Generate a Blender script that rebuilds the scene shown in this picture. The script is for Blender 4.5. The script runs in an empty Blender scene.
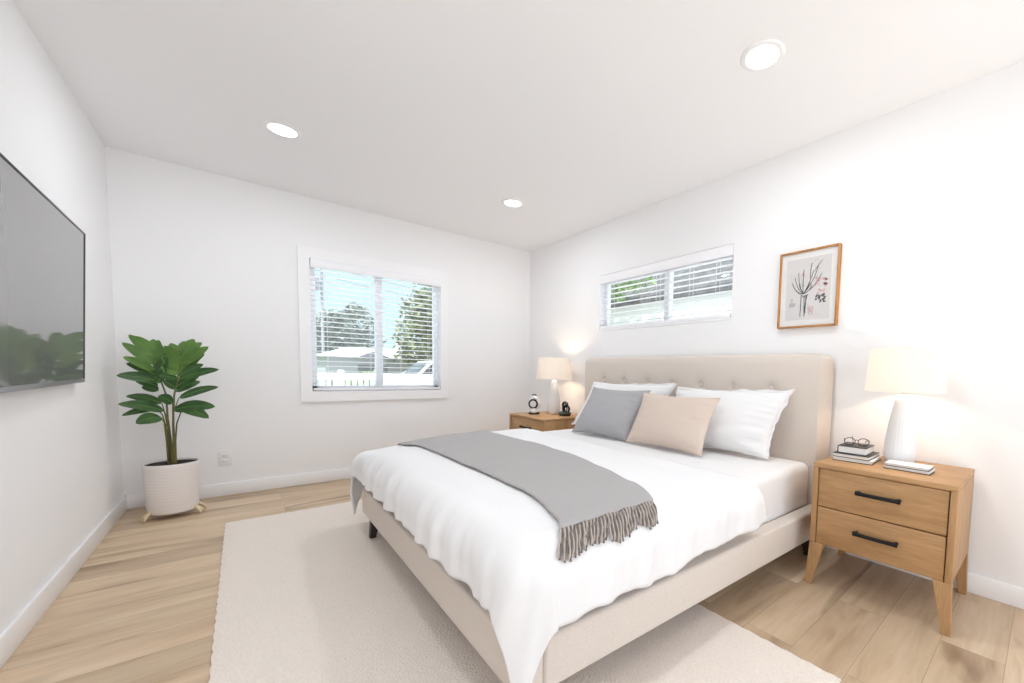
import bpy, bmesh, math, random
from mathutils import Vector, Matrix, Euler, noise

random.seed(7)
C = bpy.context.scene.collection
S = bpy.context.scene
PI = math.pi

# ------------------------------------------------------------------ camera
# room axes: left wall x=0, back wall y=0, floor z=0; wide lens with a little lens shift
W, H, REAR = 3.2125, 2.44, -5.3
cam_data = bpy.data.cameras.new('camera')
cam = bpy.data.objects.new('camera', cam_data)
C.objects.link(cam)
_R, _U, _F = Vector((.73791, -.67454, .02201)), Vector((.02621, .06122, .99778)), Vector((.67439, .73569, -.06286))
_m = Matrix((_R, _U, -_F)).transposed().to_4x4()
_m.translation = Vector((.62958, -4.30442, 1.0278))
cam.matrix_world = _m
cam_data.sensor_width = 36.0
cam_data.lens = 402.603 / 1024 * 36
cam_data.shift_x = -98.946 / 1024
cam_data.shift_y = 55.92 / 1024
cam_data.clip_start = .02
cam_data.clip_end = 300
S.camera = cam

# ------------------------------------------------------------------ exposure, world, sun
S.view_settings.view_transform = 'Standard'
S.view_settings.look = 'None'
S.view_settings.gamma = 1
S.view_settings.use_curve_mapping = False
S.view_settings.exposure = 0.37
S.cycles.max_bounces = 14
S.cycles.diffuse_bounces = 8
S.cycles.glossy_bounces = 4
S.cycles.transmission_bounces = 6
S.cycles.transparent_max_bounces = 12
S.cycles.sample_clamp_indirect = 6
S.cycles.caustics_reflective = False
S.cycles.caustics_refractive = False

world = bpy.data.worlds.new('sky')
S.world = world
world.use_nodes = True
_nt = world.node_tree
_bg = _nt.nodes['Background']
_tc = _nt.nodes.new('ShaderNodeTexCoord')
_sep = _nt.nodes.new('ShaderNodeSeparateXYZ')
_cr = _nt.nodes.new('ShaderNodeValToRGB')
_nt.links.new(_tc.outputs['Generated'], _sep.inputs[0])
# sky brightness raised toward the unseen rear opening, added to fill the room
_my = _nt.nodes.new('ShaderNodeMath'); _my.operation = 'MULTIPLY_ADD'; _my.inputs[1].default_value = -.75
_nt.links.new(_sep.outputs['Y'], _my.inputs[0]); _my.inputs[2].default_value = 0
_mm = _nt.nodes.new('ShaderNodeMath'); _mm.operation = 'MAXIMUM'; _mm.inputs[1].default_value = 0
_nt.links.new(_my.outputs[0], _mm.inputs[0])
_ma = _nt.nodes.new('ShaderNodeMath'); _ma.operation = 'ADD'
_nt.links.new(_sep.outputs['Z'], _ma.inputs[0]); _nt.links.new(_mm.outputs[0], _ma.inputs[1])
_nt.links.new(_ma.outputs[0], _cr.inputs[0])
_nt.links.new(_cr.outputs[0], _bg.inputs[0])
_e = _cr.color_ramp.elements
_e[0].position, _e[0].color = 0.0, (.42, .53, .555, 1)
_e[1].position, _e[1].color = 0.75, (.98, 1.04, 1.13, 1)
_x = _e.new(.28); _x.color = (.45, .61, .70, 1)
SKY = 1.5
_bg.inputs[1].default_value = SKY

sun_data = bpy.data.lights.new('sun', 'SUN')
sun_data.energy = 5.5
sun_data.angle = math.radians(.6)
sun_data.color = (1, .96, .9)
sun = bpy.data.objects.new('sun', sun_data)
C.objects.link(sun)
sun.rotation_euler = Vector((.5, .12, -.86)).to_track_quat('-Z', 'Y').to_euler()

CAN_W = 5.2       # each recessed ceiling light
LAMP_W = 17.0       # each bedside lamp

# ------------------------------------------------------------------ material helpers
def mat(name, color, rough=.6, metal=0, spec=.5, coat=0, sheen=0):
    m = bpy.data.materials.new(name)
    m.use_nodes = True
    b = m.node_tree.nodes['Principled BSDF']
    b.inputs['Base Color'].default_value = (*color, 1)
    b.inputs['Roughness'].default_value = rough
    b.inputs['Metallic'].default_value = metal
    b.inputs['Specular IOR Level'].default_value = spec
    if coat: b.inputs['Coat Weight'].default_value = coat
    if sheen: b.inputs['Sheen Weight'].default_value = sheen
    return m

def N(m, kind, **kw):
    n = m.node_tree.nodes.new(kind)
    for k, v in kw.items():
        if k in n.inputs: n.inputs[k].default_value = v
        else: setattr(n, k, v)
    return n

def L(m, a, b): m.node_tree.links.new(a, b)
def bsdf(m): return m.node_tree.nodes['Principled BSDF']

def coords(m, scale=(1, 1, 1), rot=(0, 0, 0)):
    t = N(m, 'ShaderNodeTexCoord')
    p = N(m, 'ShaderNodeMapping')
    p.inputs['Scale'].default_value = scale
    p.inputs['Rotation'].default_value = rot
    L(m, t.outputs['Object'], p.inputs[0])
    return p.outputs[0]

def mixrgb(m, fac, a, b, blend='MIX'):
    n = N(m, 'ShaderNodeMix', data_type='RGBA', blend_type=blend)
    for sock, v in ((n.inputs[0], fac), (n.inputs[6], a), (n.inputs[7], b)):
        if hasattr(v, 'is_output'): L(m, v, sock)
        elif isinstance(v, (int, float)): sock.default_value = v
        else: sock.default_value = (*v, 1)
    return n.outputs[2]

def ramp(m, src, stops):
    n = N(m, 'ShaderNodeValToRGB')
    L(m, src, n.inputs[0])
    e = n.color_ramp.elements
    while len(e) < len(stops): e.new(.5)
    for el, (p, c) in zip(e, stops):
        el.position = p
        el.color = (*c, 1) if not isinstance(c, (int, float)) else (c, c, c, 1)
    return n.outputs[0]

def bump(m, src, strength=.3, dist=.002):
    n = N(m, 'ShaderNodeBump')
    n.inputs['Strength'].default_value = strength
    n.inputs['Distance'].default_value = dist
    L(m, src, n.inputs['Height'])
    L(m, n.outputs[0], bsdf(m).inputs['Normal'])

def fabric(name, color, scale=260, strength=.35, dist=.0015, var=.12, sheen=.1, wrinkle=0):
    m = mat(name, color, .9, spec=.2, sheen=sheen)
    c = coords(m)
    n1 = N(m, 'ShaderNodeTexNoise', Scale=scale, Detail=3.0)
    L(m, c, n1.inputs['Vector'])
    dark = tuple(x * (1 - var) for x in color)
    lite = tuple(min(1, x * (1 + var * .7)) for x in color)
    L(m, ramp(m, n1.outputs[0], [(.3, dark), (.7, lite)]), bsdf(m).inputs['Base Color'])
    h = n1.outputs[0]
    if wrinkle:
        n2 = N(m, 'ShaderNodeTexNoise', Scale=9.0, Detail=4.0, Distortion=.8)
        L(m, c, n2.inputs['Vector'])
        a = N(m, 'ShaderNodeMath', operation='MULTIPLY_ADD')
        L(m, n2.outputs[0], a.inputs[0]); a.inputs[1].default_value = wrinkle; L(m, n1.outputs[0], a.inputs[2])
        h = a.outputs[0]
    bump(m, h, strength, dist)
    return m

def wood(name, light, dark, axis='x', rough=.45, scale=1.0):
    m = mat(name, light, rough, spec=.35)
    st = {'x': (1.2, 14, 14), 'y': (14, 1.2, 14), 'z': (14, 14, 1.2)}[axis]
    c = coords(m, tuple(s * scale for s in st))
    n1 = N(m, 'ShaderNodeTexNoise', Scale=2.2, Detail=6.0, Distortion=.5)
    n2 = N(m, 'ShaderNodeTexNoise', Scale=11.0, Detail=3.0)
    L(m, c, n1.inputs['Vector']); L(m, c, n2.inputs['Vector'])
    a = ramp(m, n1.outputs[0], [(.3, dark), (.62, light)])
    b = ramp(m, n2.outputs[0], [(.35, .86), (.6, 1.0)])
    L(m, mixrgb(m, 1.0, a, b, 'MULTIPLY'), bsdf(m).inputs['Base Color'])
    bump(m, n2.outputs[0], .12, .001)
    return m

M = {}
M['wall'] = mat('white_paint', (.88, .88, .89), .7, spec=.2)
_c = coords(M['wall']); _n = N(M['wall'], 'ShaderNodeTexNoise', Scale=180.0, Detail=2.0)
L(M['wall'], _c, _n.inputs['Vector']); bump(M['wall'], _n.outputs[0], .08, .0008)
M['ceiling'] = mat('ceiling_paint', (.895, .9, .915), .8, spec=.15)
M['trim'] = mat('white_gloss_trim', (.9, .9, .91), .35, spec=.4)
M['vinyl'] = mat('white_vinyl', (.86, .87, .9), .35)
M['blind'] = mat('white_blind', (.9, .9, .93), .4)
M['black'] = mat('black_metal', (.008, .008, .009), .6, spec=.3)
M['darkwood'] = mat('dark_leg_wood', (.03, .02, .015), .45)
M['bed'] = fabric('beige_upholstery', (.70, .63, .57), 320, .4, .0015, .1)
M['sheet'] = fabric('white_sheet', (.81, .805, .81), 500, .15, .001, .03)
M['duvet'] = fabric('white_duvet', (.83, .83, .84), 500, .25, .003, .02, wrinkle=.8)
M['pillow_white'] = fabric('white_pillowcase', (.82, .815, .815), 500, .2, .002, .03, wrinkle=.4)
M['pillow_gray'] = fabric('grey_pillowcase', (.41, .405, .42), 420, .35, .0015, .1)
M['pillow_beige'] = fabric('beige_pillowcase', (.66, .55, .475), 420, .35, .0015, .08)
M['fringe_gap_shade'] = fabric('gap_shade_yarn', (.17, .14, .125), 500, .4, .001, .2)  # dark strand colour stands in for the shade between fringe strands
M['throw'] = fabric('grey_throw_wool', (.42, .405, .405), 380, .5, .002, .16)
M['fringe'] = fabric('taupe_fringe_yarn', (.46, .405, .365), 500, .4, .001, .2)
M['oak_y'] = wood('oak_across', (.50, .295, .14), (.40, .225, .10), 'y')
M['oak_z'] = wood('oak_upright', (.50, .295, .14), (.40, .225, .10), 'z')
M['ceramic'] = mat('white_ceramic', (.80, .81, .82), .3, coat=.2)
M['brass'] = mat('brass', (.62, .45, .2), .3, metal=1)
M['nickel'] = mat('nickel', (.6, .6, .58), .3, metal=1)
M['paper'] = mat('book_paper', (.86, .85, .83), .8)
_c = coords(M['paper'], (1, 1, 1)); _w = N(M['paper'], 'ShaderNodeTexWave', Scale=90.0, bands_direction='Z')
L(M['paper'], _c, _w.inputs['Vector']); bump(M['paper'], _w.outputs[0], .3, .0006)
M['cover_white'] = mat('white_cover', (.85, .85, .86), .45)
M['cover_black'] = mat('black_cover', (.02, .02, .022), .45)
M['cover_gray'] = mat('grey_cover', (.25, .25, .27), .5)
M['pot'] = mat('matte_white_pot', (.80, .755, .73), .75, spec=.2)
_c = coords(M['pot'], (1, 1, 1)); _w = N(M['pot'], 'ShaderNodeTexWave', Scale=16.0, Distortion=3.0, bands_direction='Z'); _w.inputs['Detail'].default_value = 3
L(M['pot'], _c, _w.inputs['Vector']); bump(M['pot'], _w.outputs[0], .35, .002)
M['soil'] = mat('dark_soil', (.02, .018, .016), .95)
_n = N(M['soil'], 'ShaderNodeTexNoise', Scale=60.0, Detail=4.0); bump(M['soil'], _n.outputs[0], 1, .01)
M['stem'] = wood('plant_stem', (.15, .145, .04), (.07, .06, .02), 'z')
M['pale_claw'] = mat('pale_gilt', (.72, .60, .40), .4, metal=.35)

def leafmat(name, a, b):
    m = mat(name, a, .42, spec=.4)
    c = coords(m)
    n = N(m, 'ShaderNodeTexNoise', Scale=9.0, Detail=3.0)
    L(m, c, n.inputs['Vector'])
    L(m, ramp(m, n.outputs[0], [(.3, b), (.7, a)]), bsdf(m).inputs['Base Color'])
    return m
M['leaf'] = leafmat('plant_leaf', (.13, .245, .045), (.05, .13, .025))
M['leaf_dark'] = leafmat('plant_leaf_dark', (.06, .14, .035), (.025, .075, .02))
M['vein'] = mat('leaf_vein', (.13, .26, .07), .5)

# oak plank floor: planks run along x
m = M['floor'] = mat('oak_planks', (.6, .45, .3), .42, spec=.35)
c = coords(m)
br = N(m, 'ShaderNodeTexBrick', Scale=1.0)
br.offset, br.offset_frequency = .37, 2
br.inputs['Color1'].default_value = (0, 0, 0, 1); br.inputs['Color2'].default_value = (1, 1, 1, 1)
br.inputs['Mortar'].default_value = (.5, .5, .5, 1)
br.inputs['Mortar Size'].default_value = .0011
br.inputs['Brick Width'].default_value = 1.32; br.inputs['Row Height'].default_value = .185
L(m, c, br.inputs['Vector'])
sp = N(m, 'ShaderNodeSeparateColor'); L(m, br.outputs[0], sp.inputs[0])
mul = N(m, 'ShaderNodeMath', operation='MULTIPLY'); L(m, sp.outputs[0], mul.inputs[0]); mul.inputs[1].default_value = 37.0
def grain(scale, sx, sy, det, dist):
    mp = N(m, 'ShaderNodeMapping'); mp.inputs['Scale'].default_value = (sx, sy, 1)
    L(m, c, mp.inputs[0])
    n = N(m, 'ShaderNodeTexNoise', noise_dimensions='4D', Scale=scale, Detail=det, Distortion=dist)
    L(m, mp.outputs[0], n.inputs['Vector']); L(m, mul.outputs[0], n.inputs['W'])
    return n.outputs[0]
g1, g2, g3 = grain(1.5, .9, 6, 5.0, .6), grain(7, .9, 9, 4.0, .2), grain(1.1, 1.1, 5.5, 3.0, 1.2)
base = ramp(m, g1, [(.25, (.50, .365, .24)), (.5, (.64, .495, .345)), (.75, (.74, .61, .455))])
tone = ramp(m, sp.outputs[0], [(0, (.80, .77, .74)), (1, (1.06, 1.05, 1.03))])
a = mixrgb(m, 1.0, base, tone, 'MULTIPLY')
a = mixrgb(m, .35, a, ramp(m, g2, [(.35, .78), (.6, 1.0)]), 'MULTIPLY')
a = mixrgb(m, .75, a, ramp(m, g3, [(.30, (.45, .38, .32)), (.46, (1, 1, 1))]), 'MULTIPLY')
seam = ramp(m, br.outputs['Fac'], [(0, 1.0), (1, .62)])
L(m, mixrgb(m, 1.0, a, seam, 'MULTIPLY'), bsdf(m).inputs['Base Color'])
bump(m, g2, .08, .001)

# rug: pale woven pile
m = M['rug'] = mat('woven_rug', (.70, .62, .54), .95, spec=.1, sheen=.1)
c = coords(m)
v = N(m, 'ShaderNodeTexVoronoi', Scale=130.0); L(m, c, v.inputs['Vector'])
n = N(m, 'ShaderNodeTexNoise', Scale=160.0, Detail=2.0); L(m, c, n.inputs['Vector'])
L(m, mixrgb(m, .35, ramp(m, v.outputs['Distance'], [(.15, (.86, .785, .715)), (.75, (.77, .70, .635))]), ramp(m, n.outputs[0], [(.3, (.79, .715, .65)), (.7, (.86, .785, .715))])), bsdf(m).inputs['Base Color'])
bump(m, v.outputs['Distance'], .55, -.005)

# ------------------------------------------------------------------ mesh helpers
class MB:
    """collects shapes, builds ONE mesh object"""
    def __init__(self): self.v, self.f, self.mi, self.sm, self.mats = [], [], [], [], []
    def _m(self, m):
        if m not in self.mats: self.mats.append(m)
        return self.mats.index(m)
    def add(self, verts, faces, m, smooth=False, xf=None):
        o = len(self.v); k = self._m(m)
        for p in verts:
            p = Vector(p)
            self.v.append(tuple(xf @ p) if xf is not None else tuple(p))
        for fc in faces:
            self.f.append([o + i for i in fc]); self.mi.append(k); self.sm.append(smooth)
        return self
    def bm(self, b, m, smooth=False, xf=None):
        b.verts.index_update()
        self.add([v.co.copy() for v in b.verts], [[v.index for v in f.verts] for f in b.faces], m, smooth, xf)
        b.free(); return self
    def box(self, lo, hi, m, bev=0, xf=None, seg=2):
        b = bmesh.new()
        bmesh.ops.create_cube(b, size=1)
        s = [hi[i] - lo[i] for i in range(3)]
        for v in b.verts:
            v.co = Vector([lo[i] + (v.co[i] + .5) * s[i] for i in range(3)])
        if bev: bmesh.ops.bevel(b, geom=b.edges[:], offset=bev, segments=seg, profile=.5, affect='EDGES')
        return self.bm(b, m, bool(bev), xf)
    def tube(self, pts, r, m, n=8, cap=True, closed=False):
        pts = [Vector(p) for p in pts]; K = len(pts)
        rs = r if isinstance(r, (list, tuple)) else [r] * K
        vs, fs, up = [], [], None
        for i, p in enumerate(pts):
            t = (pts[(i + 1) % K] - pts[i - 1]) if closed else (pts[min(i + 1, K - 1)] - pts[max(i - 1, 0)])
            t.normalize()
            if up is None:
                up = t.orthogonal().normalized()
            up = (up - t * up.dot(t))
            up = up.normalized() if up.length > 1e-6 else t.orthogonal().normalized()
            w = t.cross(up)
            for k in range(n):
                a = 2 * PI * k / n
                vs.append(p + (up * math.cos(a) + w * math.sin(a)) * rs[i])
        for i in range(K if closed else K - 1):
            j = (i + 1) % K
            for k in range(n):
                fs.append([i * n + k, i * n + (k + 1) % n, j * n + (k + 1) % n, j * n + k])
        if cap and not closed:
            fs.append(list(range(n))[::-1]); fs.append([(K - 1) * n + k for k in range(n)])
        return self.add(vs, fs, m, True)
    def lathe(self, prof, m, n=40, xf=None, rib=None, cap=True):
        vs, fs = [], []
        for (r, z) in prof:
            for k in range(n):
                a = 2 * PI * k / n
                q = r * (rib(a, z) if rib else 1)
                vs.append((q * math.cos(a), q * math.sin(a), z))
        for i in range(len(prof) - 1):
            for k in range(n):
                fs.append([i * n + k, i * n + (k + 1) % n, (i + 1) * n + (k + 1) % n, (i + 1) * n + k])
        if cap:
            fs.append(list(range(n))[::-1]); fs.append([(len(prof) - 1) * n + k for k in range(n)])
        return self.add(vs, fs, m, True, xf)
    def taper(self, lo4, hi4, m, bev=0):
        b = bmesh.new()
        vs = [b.verts.new(p) for p in list(lo4) + list(hi4)]
        for q in ((3, 2, 1, 0), (4, 5, 6, 7), (0, 1, 5, 4), (1, 2, 6, 5), (2, 3, 7, 6), (3, 0, 4, 7)):
            b.faces.new([vs[i] for i in q])
        if bev: bmesh.ops.bevel(b, geom=b.edges[:], offset=bev, segments=2, profile=.5, affect='EDGES')
        return self.bm(b, m, False)
    def build(self, name, parent=None, loc=None):
        me = bpy.data.meshes.new(name)
        me.from_pydata(self.v, [], self.f)
        for mm in self.mats: me.materials.append(mm)
        me.polygons.foreach_set('material_index', self.mi)
        me.polygons.foreach_set('use_smooth', self.sm)
        me.update()
        b = bmesh.new(); b.from_mesh(me); bmesh.ops.recalc_face_normals(b, faces=b.faces[:]); b.to_mesh(me); b.free()
        if any(self.sm):
            try: me.set_sharp_from_angle(angle=math.radians(40))
            except Exception: pass
        o = bpy.data.objects.new(name, me)
        C.objects.link(o)
        if parent is not None: o.parent = parent
        if loc is not None: o.location = loc
        return o

def tag(o, label=None, cat=None, group=None, kind=None):
    if label: o['label'] = label
    if cat: o['category'] = cat
    if group: o['group'] = group
    if kind: o['kind'] = kind
    return o
def empty(name, loc=(0, 0, 0), rz=0, parent=None):
    o = bpy.data.objects.new(name, None); C.objects.link(o)
    o.empty_display_size = .1; o.location = loc; o.rotation_euler = (0, 0, rz)
    if parent is not None: o.parent = parent
    return o
def struct(o): o['kind'] = 'structure'; return o
def copy_tree(o, parent=None):
    c = o.copy(); C.objects.link(c)
    if parent is not None: c.parent = parent
    for ch in list(o.children): copy_tree(ch, c)
    return c
def lerp(a, b, t): return a + (b - a) * t
def table(tab, x):
    if x <= tab[0][0]: return tab[0][1]
    for (x0, y0), (x1, y1) in zip(tab, tab[1:]):
        if x <= x1: return lerp(y0, y1, (x - x0) / (x1 - x0))
    return tab[-1][1]

# ------------------------------------------------------------------ room shell
T = .12
struct(MB().box((-T, REAR, -.12), (W + T, T, 0), M['floor']).build('floor'))
struct(MB().box((-T, REAR, H), (W + T, T, H + .15), M['ceiling']).build('ceiling'))
struct(MB().box((-T, REAR, 0), (0, T, H), M['wall']).build('wall_left'))
# back wall with window opening
BX0, BX1, BZ0, BZ1 = 1.073, 2.155, .805, 1.935
b = MB()
b.box((0, 0, 0), (BX0, T, H), M['wall']); b.box((BX1, 0, 0), (W, T, H), M['wall'])
b.box((BX0, 0, 0), (BX1, T, BZ0), M['wall']); b.box((BX0, 0, BZ1), (BX1, T, H), M['wall'])
struct(b.build('wall_back'))
RY0, RY1, RZ0, RZ1 = -2.735, -1.295, 1.435, 1.955
b = MB()
b.box((W, REAR, 0), (W + T, RY0, H), M['wall']); b.box((W, RY1, 0), (W + T, T, H), M['wall'])
b.box((W, RY0, 0), (W + T, RY1, RZ0), M['wall']); b.box((W, RY0, RZ1), (W + T, RY1, H), M['wall'])
struct(b.build('wall_right'))
# rear wall behind the camera; its wide unseen opening is added to admit sky light
b = MB()
b.box((0, REAR - T, 0), (.25, REAR, H), M['wall']); b.box((2.95, REAR - T, 0), (W, REAR, H), M['wall'])
b.box((.25, REAR - T, 2.2), (2.95, REAR, H), M['wall'])
struct(b.build('wall_rear'))
def baseboard(name, lo, hi, side):
    b = MB(); b.box(lo, hi, M['trim'], .004)
    return struct(b.build(name))
baseboard('baseboard_left', (0, REAR, 0), (.014, 0, .098), 0)
baseboard('baseboard_back', (.014, -.014, 0), (W - .014, 0, .098), 1)
baseboard('baseboard_right', (W - .014, REAR, 0), (W, 0, .095), 2)

# daylight portals (sampling aid only: they give off no light of their own)
def portal(loc, direction, sx, sy):
    d = bpy.data.lights.new('daylight_portal', 'AREA')
    d.shape = 'RECTANGLE'; d.size, d.size_y = sx, sy
    d.cycles.is_portal = True
    o = bpy.data.objects.new('daylight_portal', d); C.objects.link(o)
    o.location = loc; o.rotation_euler = Vector(direction).to_track_quat('-Z', 'Z').to_euler()
portal((1.6, REAR - .06, 1.1), (0, 1, 0), 2.7, 2.2)
portal(((BX0 + BX1) / 2, .11, (BZ0 + BZ1) / 2), (0, -1, 0), BX1 - BX0, BZ1 - BZ0)
portal((W + .11, (RY0 + RY1) / 2, (RZ0 + RZ1) / 2), (-1, 0, 0), RY1 - RY0, RZ1 - RZ0)

# ------------------------------------------------------------------ windows and blinds
glass = bpy.data.materials.new('window_glass'); glass.use_nodes = True
_g = glass.node_tree; _g.nodes.clear()
_o = _g.nodes.new('ShaderNodeOutputMaterial'); _mx = _g.nodes.new('ShaderNodeMixShader')
_tr = _g.nodes.new('ShaderNodeBsdfTransparent'); _tr.inputs[0].default_value = (.95, .98, .98, 1)
_gl = _g.nodes.new('ShaderNodeBsdfGlossy'); _gl.inputs['Roughness'].default_value = .02
_mx.inputs[0].default_value = .06
_g.links.new(_tr.outputs[0], _mx.inputs[1]); _g.links.new(_gl.outputs[0], _mx.inputs[2]); _g.links.new(_mx.outputs[0], _o.inputs[0])

w1 = struct(empty('window_1', ((BX0 + BX1) / 2, 0, BZ0)))
def rel(o, p): return (p[0] - o.location.x, p[1] - o.location.y, p[2] - o.location.z)
def rbox(b, o, lo, hi, m, bev=0): return b.box(rel(o, lo), rel(o, hi), m, bev)
cx0, cx1, cz0, cz1 = .993, 2.226, .716, 2.022
b = MB()
rbox(b, w1, (cx0, -.022, cz0), (BX0, 0, cz1), M['trim']); rbox(b, w1, (BX1, -.022, cz0), (cx1, 0, cz1), M['trim'])
rbox(b, w1, (BX0, -.022, BZ1), (BX1, 0, cz1), M['trim']); rbox(b, w1, (BX0, -.022, cz0), (BX1, 0, BZ0), M['trim'])
struct(b.build('window_casing', w1))
b = MB()
fy0, fy1 = .06, .11
rbox(b, w1, (BX0, fy0, BZ0), (BX0 + .045, fy1, BZ1), M['vinyl'], .003); rbox(b, w1, (BX1 - .045, fy0, BZ0), (BX1, fy1, BZ1), M['vinyl'], .003)
rbox(b, w1, (BX0, fy0, BZ1 - .045), (BX1, fy1, BZ1), M['vinyl'], .003); rbox(b, w1, (BX0, fy0, BZ0), (BX1, fy1, BZ0 + .045), M['vinyl'], .003)
struct(b.build('window_frame', w1))
struct(rbox(MB(), w1, (1.575, fy0 - .01, BZ0), (1.635, fy1, BZ1), M['vinyl'], .003).build('window_mullion', w1))
for a0, a1 in ((BX0 + .04, 1.58), (1.63, BX1 - .04)):
    struct(rbox(MB(), w1, (a0, .085, BZ0 + .04), (a1, .089, BZ1 - .04), glass).build('window_pane', w1))

def slat_strip(b, p0, p1, width, across, tilt, m, crown=.003, th=.0025):
    """one blind slat from p0 to p1; across = unit vector room->outside, tilt lowers the room edge"""
    p0, p1, ac = Vector(p0), Vector(p1), Vector(across)
    up = Vector((0, 0, 1))
    prof = []
    for k in range(5):
        s = (k / 4 - .5)
        prof.append(ac * (s * width * math.cos(tilt)) + up * (s * width * math.sin(tilt) + crown * (1 - 4 * s * s)))
    vs, fs = [], []
    for p in (p0, p1):
        for q in prof: vs.append(p + q)
        for q in prof: vs.append(p + q - up * th)
    for k in range(4):
        fs.append([k, k + 1, 10 + k + 1, 10 + k]); fs.append([5 + k, 15 + k, 15 + k + 1, 5 + k + 1])
    fs += [[0, 10, 15, 5], [4, 9, 19, 14], [0, 5, 6, 7, 8, 9, 4, 3, 2, 1], [10, 11, 12, 13, 14, 19, 18, 17, 16, 15]]
    b.add(vs, fs, m)

bl = tag(empty('window_blind', ((BX0 + BX1) / 2, 0, BZ0)), 'white horizontal blind with open slats in the framed window of the back wall', 'blind')
vb = MB(); rbox(vb, bl, (BX0 + .004, -.034, 1.858), (BX1 - .004, -.024, 1.932), M['blind'], .003)
rbox(vb, bl, (BX0 + .004, -.024, 1.875), (BX1 - .004, .03, 1.93), M['blind'])
vb.build('valance', bl)
b = MB()
NS = 24
for k in range(NS):
    z = .852 + (1.845 - .852) * k / (NS - 1)
    slat_strip(b, rel(bl, (BX0 + .008, .005, z)), rel(bl, (BX1 - .008, .005, z)), .048, (0, 1, 0), math.radians(-3), M['blind'])
b.build('slats', bl)
rbox(MB(), bl, (BX0 + .008, -.022, .812), (BX1 - .008, .03, .832), M['blind'], .004).build('bottom_rail', bl)
for x in (1.19, 1.52, 1.78, 2.04):
    for y in (-.018, .028):
        MB().tube([rel(bl, (x, y, .83)), rel(bl, (x, y, 1.88))], .0011, M['blind'], 5).build('ladder_cord', bl)

w2 = struct(empty('window_2', (W, (RY0 + RY1) / 2, RZ0)))
b = MB()
gx0, gx1 = W + .065, W + .11
rbox(b, w2, (gx0, RY0, RZ0), (gx1, RY0 + .04, RZ1), M['vinyl'], .003); rbox(b, w2, (gx0, RY1 - .04, RZ0), (gx1, RY1, RZ1), M['vinyl'], .003)
rbox(b, w2, (gx0, RY0, RZ0), (gx1, RY1, RZ0 + .04), M['vinyl'], .003); rbox(b, w2, (gx0, RY0, RZ1 - .04), (gx1, RY1, RZ1), M['vinyl'], .003)
struct(b.build('window_frame', w2))
struct(rbox(MB(), w2, (gx0 - .01, -2.115, RZ0), (gx1, -2.06, RZ1), M['vinyl'], .003).build('window_mullion', w2))
for a0, a1 in ((RY0 + .035, -2.11), (-2.065, RY1 - .035)):
    struct(rbox(MB(), w2, (W + .085, a0, RZ0 + .035), (W + .089, a1, RZ1 - .035), glass).build('window_pane', w2))
b = MB()
rbox(b, w2, (W - .006, RY0 - .012, RZ0 - .014), (W + .06, RY1 + .012, RZ0), M['trim'], .002)
struct(b.build('window_sill', w2))

b2 = tag(empty('window_blind', (W, (RY0 + RY1) / 2, RZ0)), 'long low white horizontal blind in the high window above the headboard', 'blind')
rbox(MB(), b2, (W - .008, RY0 + .004, 1.872), (W + .045, RY1 - .004, 1.95), M['blind'], .003).build('valance', b2)
b = MB()
for k in range(9):
    z = 1.492 + (1.862 - 1.492) * k / 8
    slat_strip(b, rel(b2, (W + .026, RY0 + .008, z)), rel(b2, (W + .026, RY1 - .008, z)), .05, (1, 0, 0), math.radians(4), M['blind'])
b.build('slats', b2)
rbox(MB(), b2, (W + .002, RY0 + .008, 1.436), (W + .052, RY1 - .008, 1.468), M['blind'], .004).build('bottom_rail', b2)
for y in (-1.45, -2.02, -2.36, -2.6):
    for x in (W + .001, W + .051):
        MB().tube([rel(b2, (x, y, 1.465)), rel(b2, (x, y, 1.89))], .0011, M['blind'], 5).build('ladder_cord', b2)
MB().tube([rel(b2, (W - .012, -1.36, 1.88)), rel(b2, (W - .010, -1.36, 1.4)), rel(b2, (W - .008, -1.37, .9))], .0018, M['blind'], 6).build('pull_cord', b2)

# ------------------------------------------------------------------ recessed ceiling lights
emit = bpy.data.materials.new('light_diffuser'); emit.use_nodes = True
bsdf(emit).inputs['Base Color'].default_value = (.9, .9, .9, 1)
bsdf(emit).inputs['Emission Color'].default_value = (1, .98, .95, 1)
bsdf(emit).inputs['Emission Strength'].default_value = 4
def can(x, y, label):
    t = tag(empty('ceiling_light', (x, y, H)), label, 'ceiling light', 'recessed ceiling lights')
    MB().lathe([(.068, -.002), (.07, -.006), (.086, -.007), (.092, -.003), (.093, 0)], M['trim'], 48, cap=False).build('trim_ring', t)
    MB().lathe([(.0, -.003), (.04, -.003), (.07, -.003), (.07, -.0015), (0.0, -.0015)], emit, 48, cap=False).build('diffuser', t)
    d = bpy.data.lights.new('ceiling_light_glow', 'AREA'); d.shape = 'DISK'; d.size = .13; d.energy = CAN_W; d.color = (.90, .955, 1)
    o = bpy.data.objects.new('ceiling_light_glow', d); C.objects.link(o); o.parent = t; o.location = (0, 0, -.012)
can(.848, -1.088, 'round recessed ceiling light nearest the left wall')
can(2.362, -1.131, 'small-looking recessed ceiling light near the far right corner of the room')
can(2.368, -3.352, 'largest-looking recessed ceiling light, above the near half of the bed')
can(.848, -3.352, 'unseen recessed ceiling light assumed above the open floor by the television')  # out-of-view fourth light, assumed from the layout, included to light the bed

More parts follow.
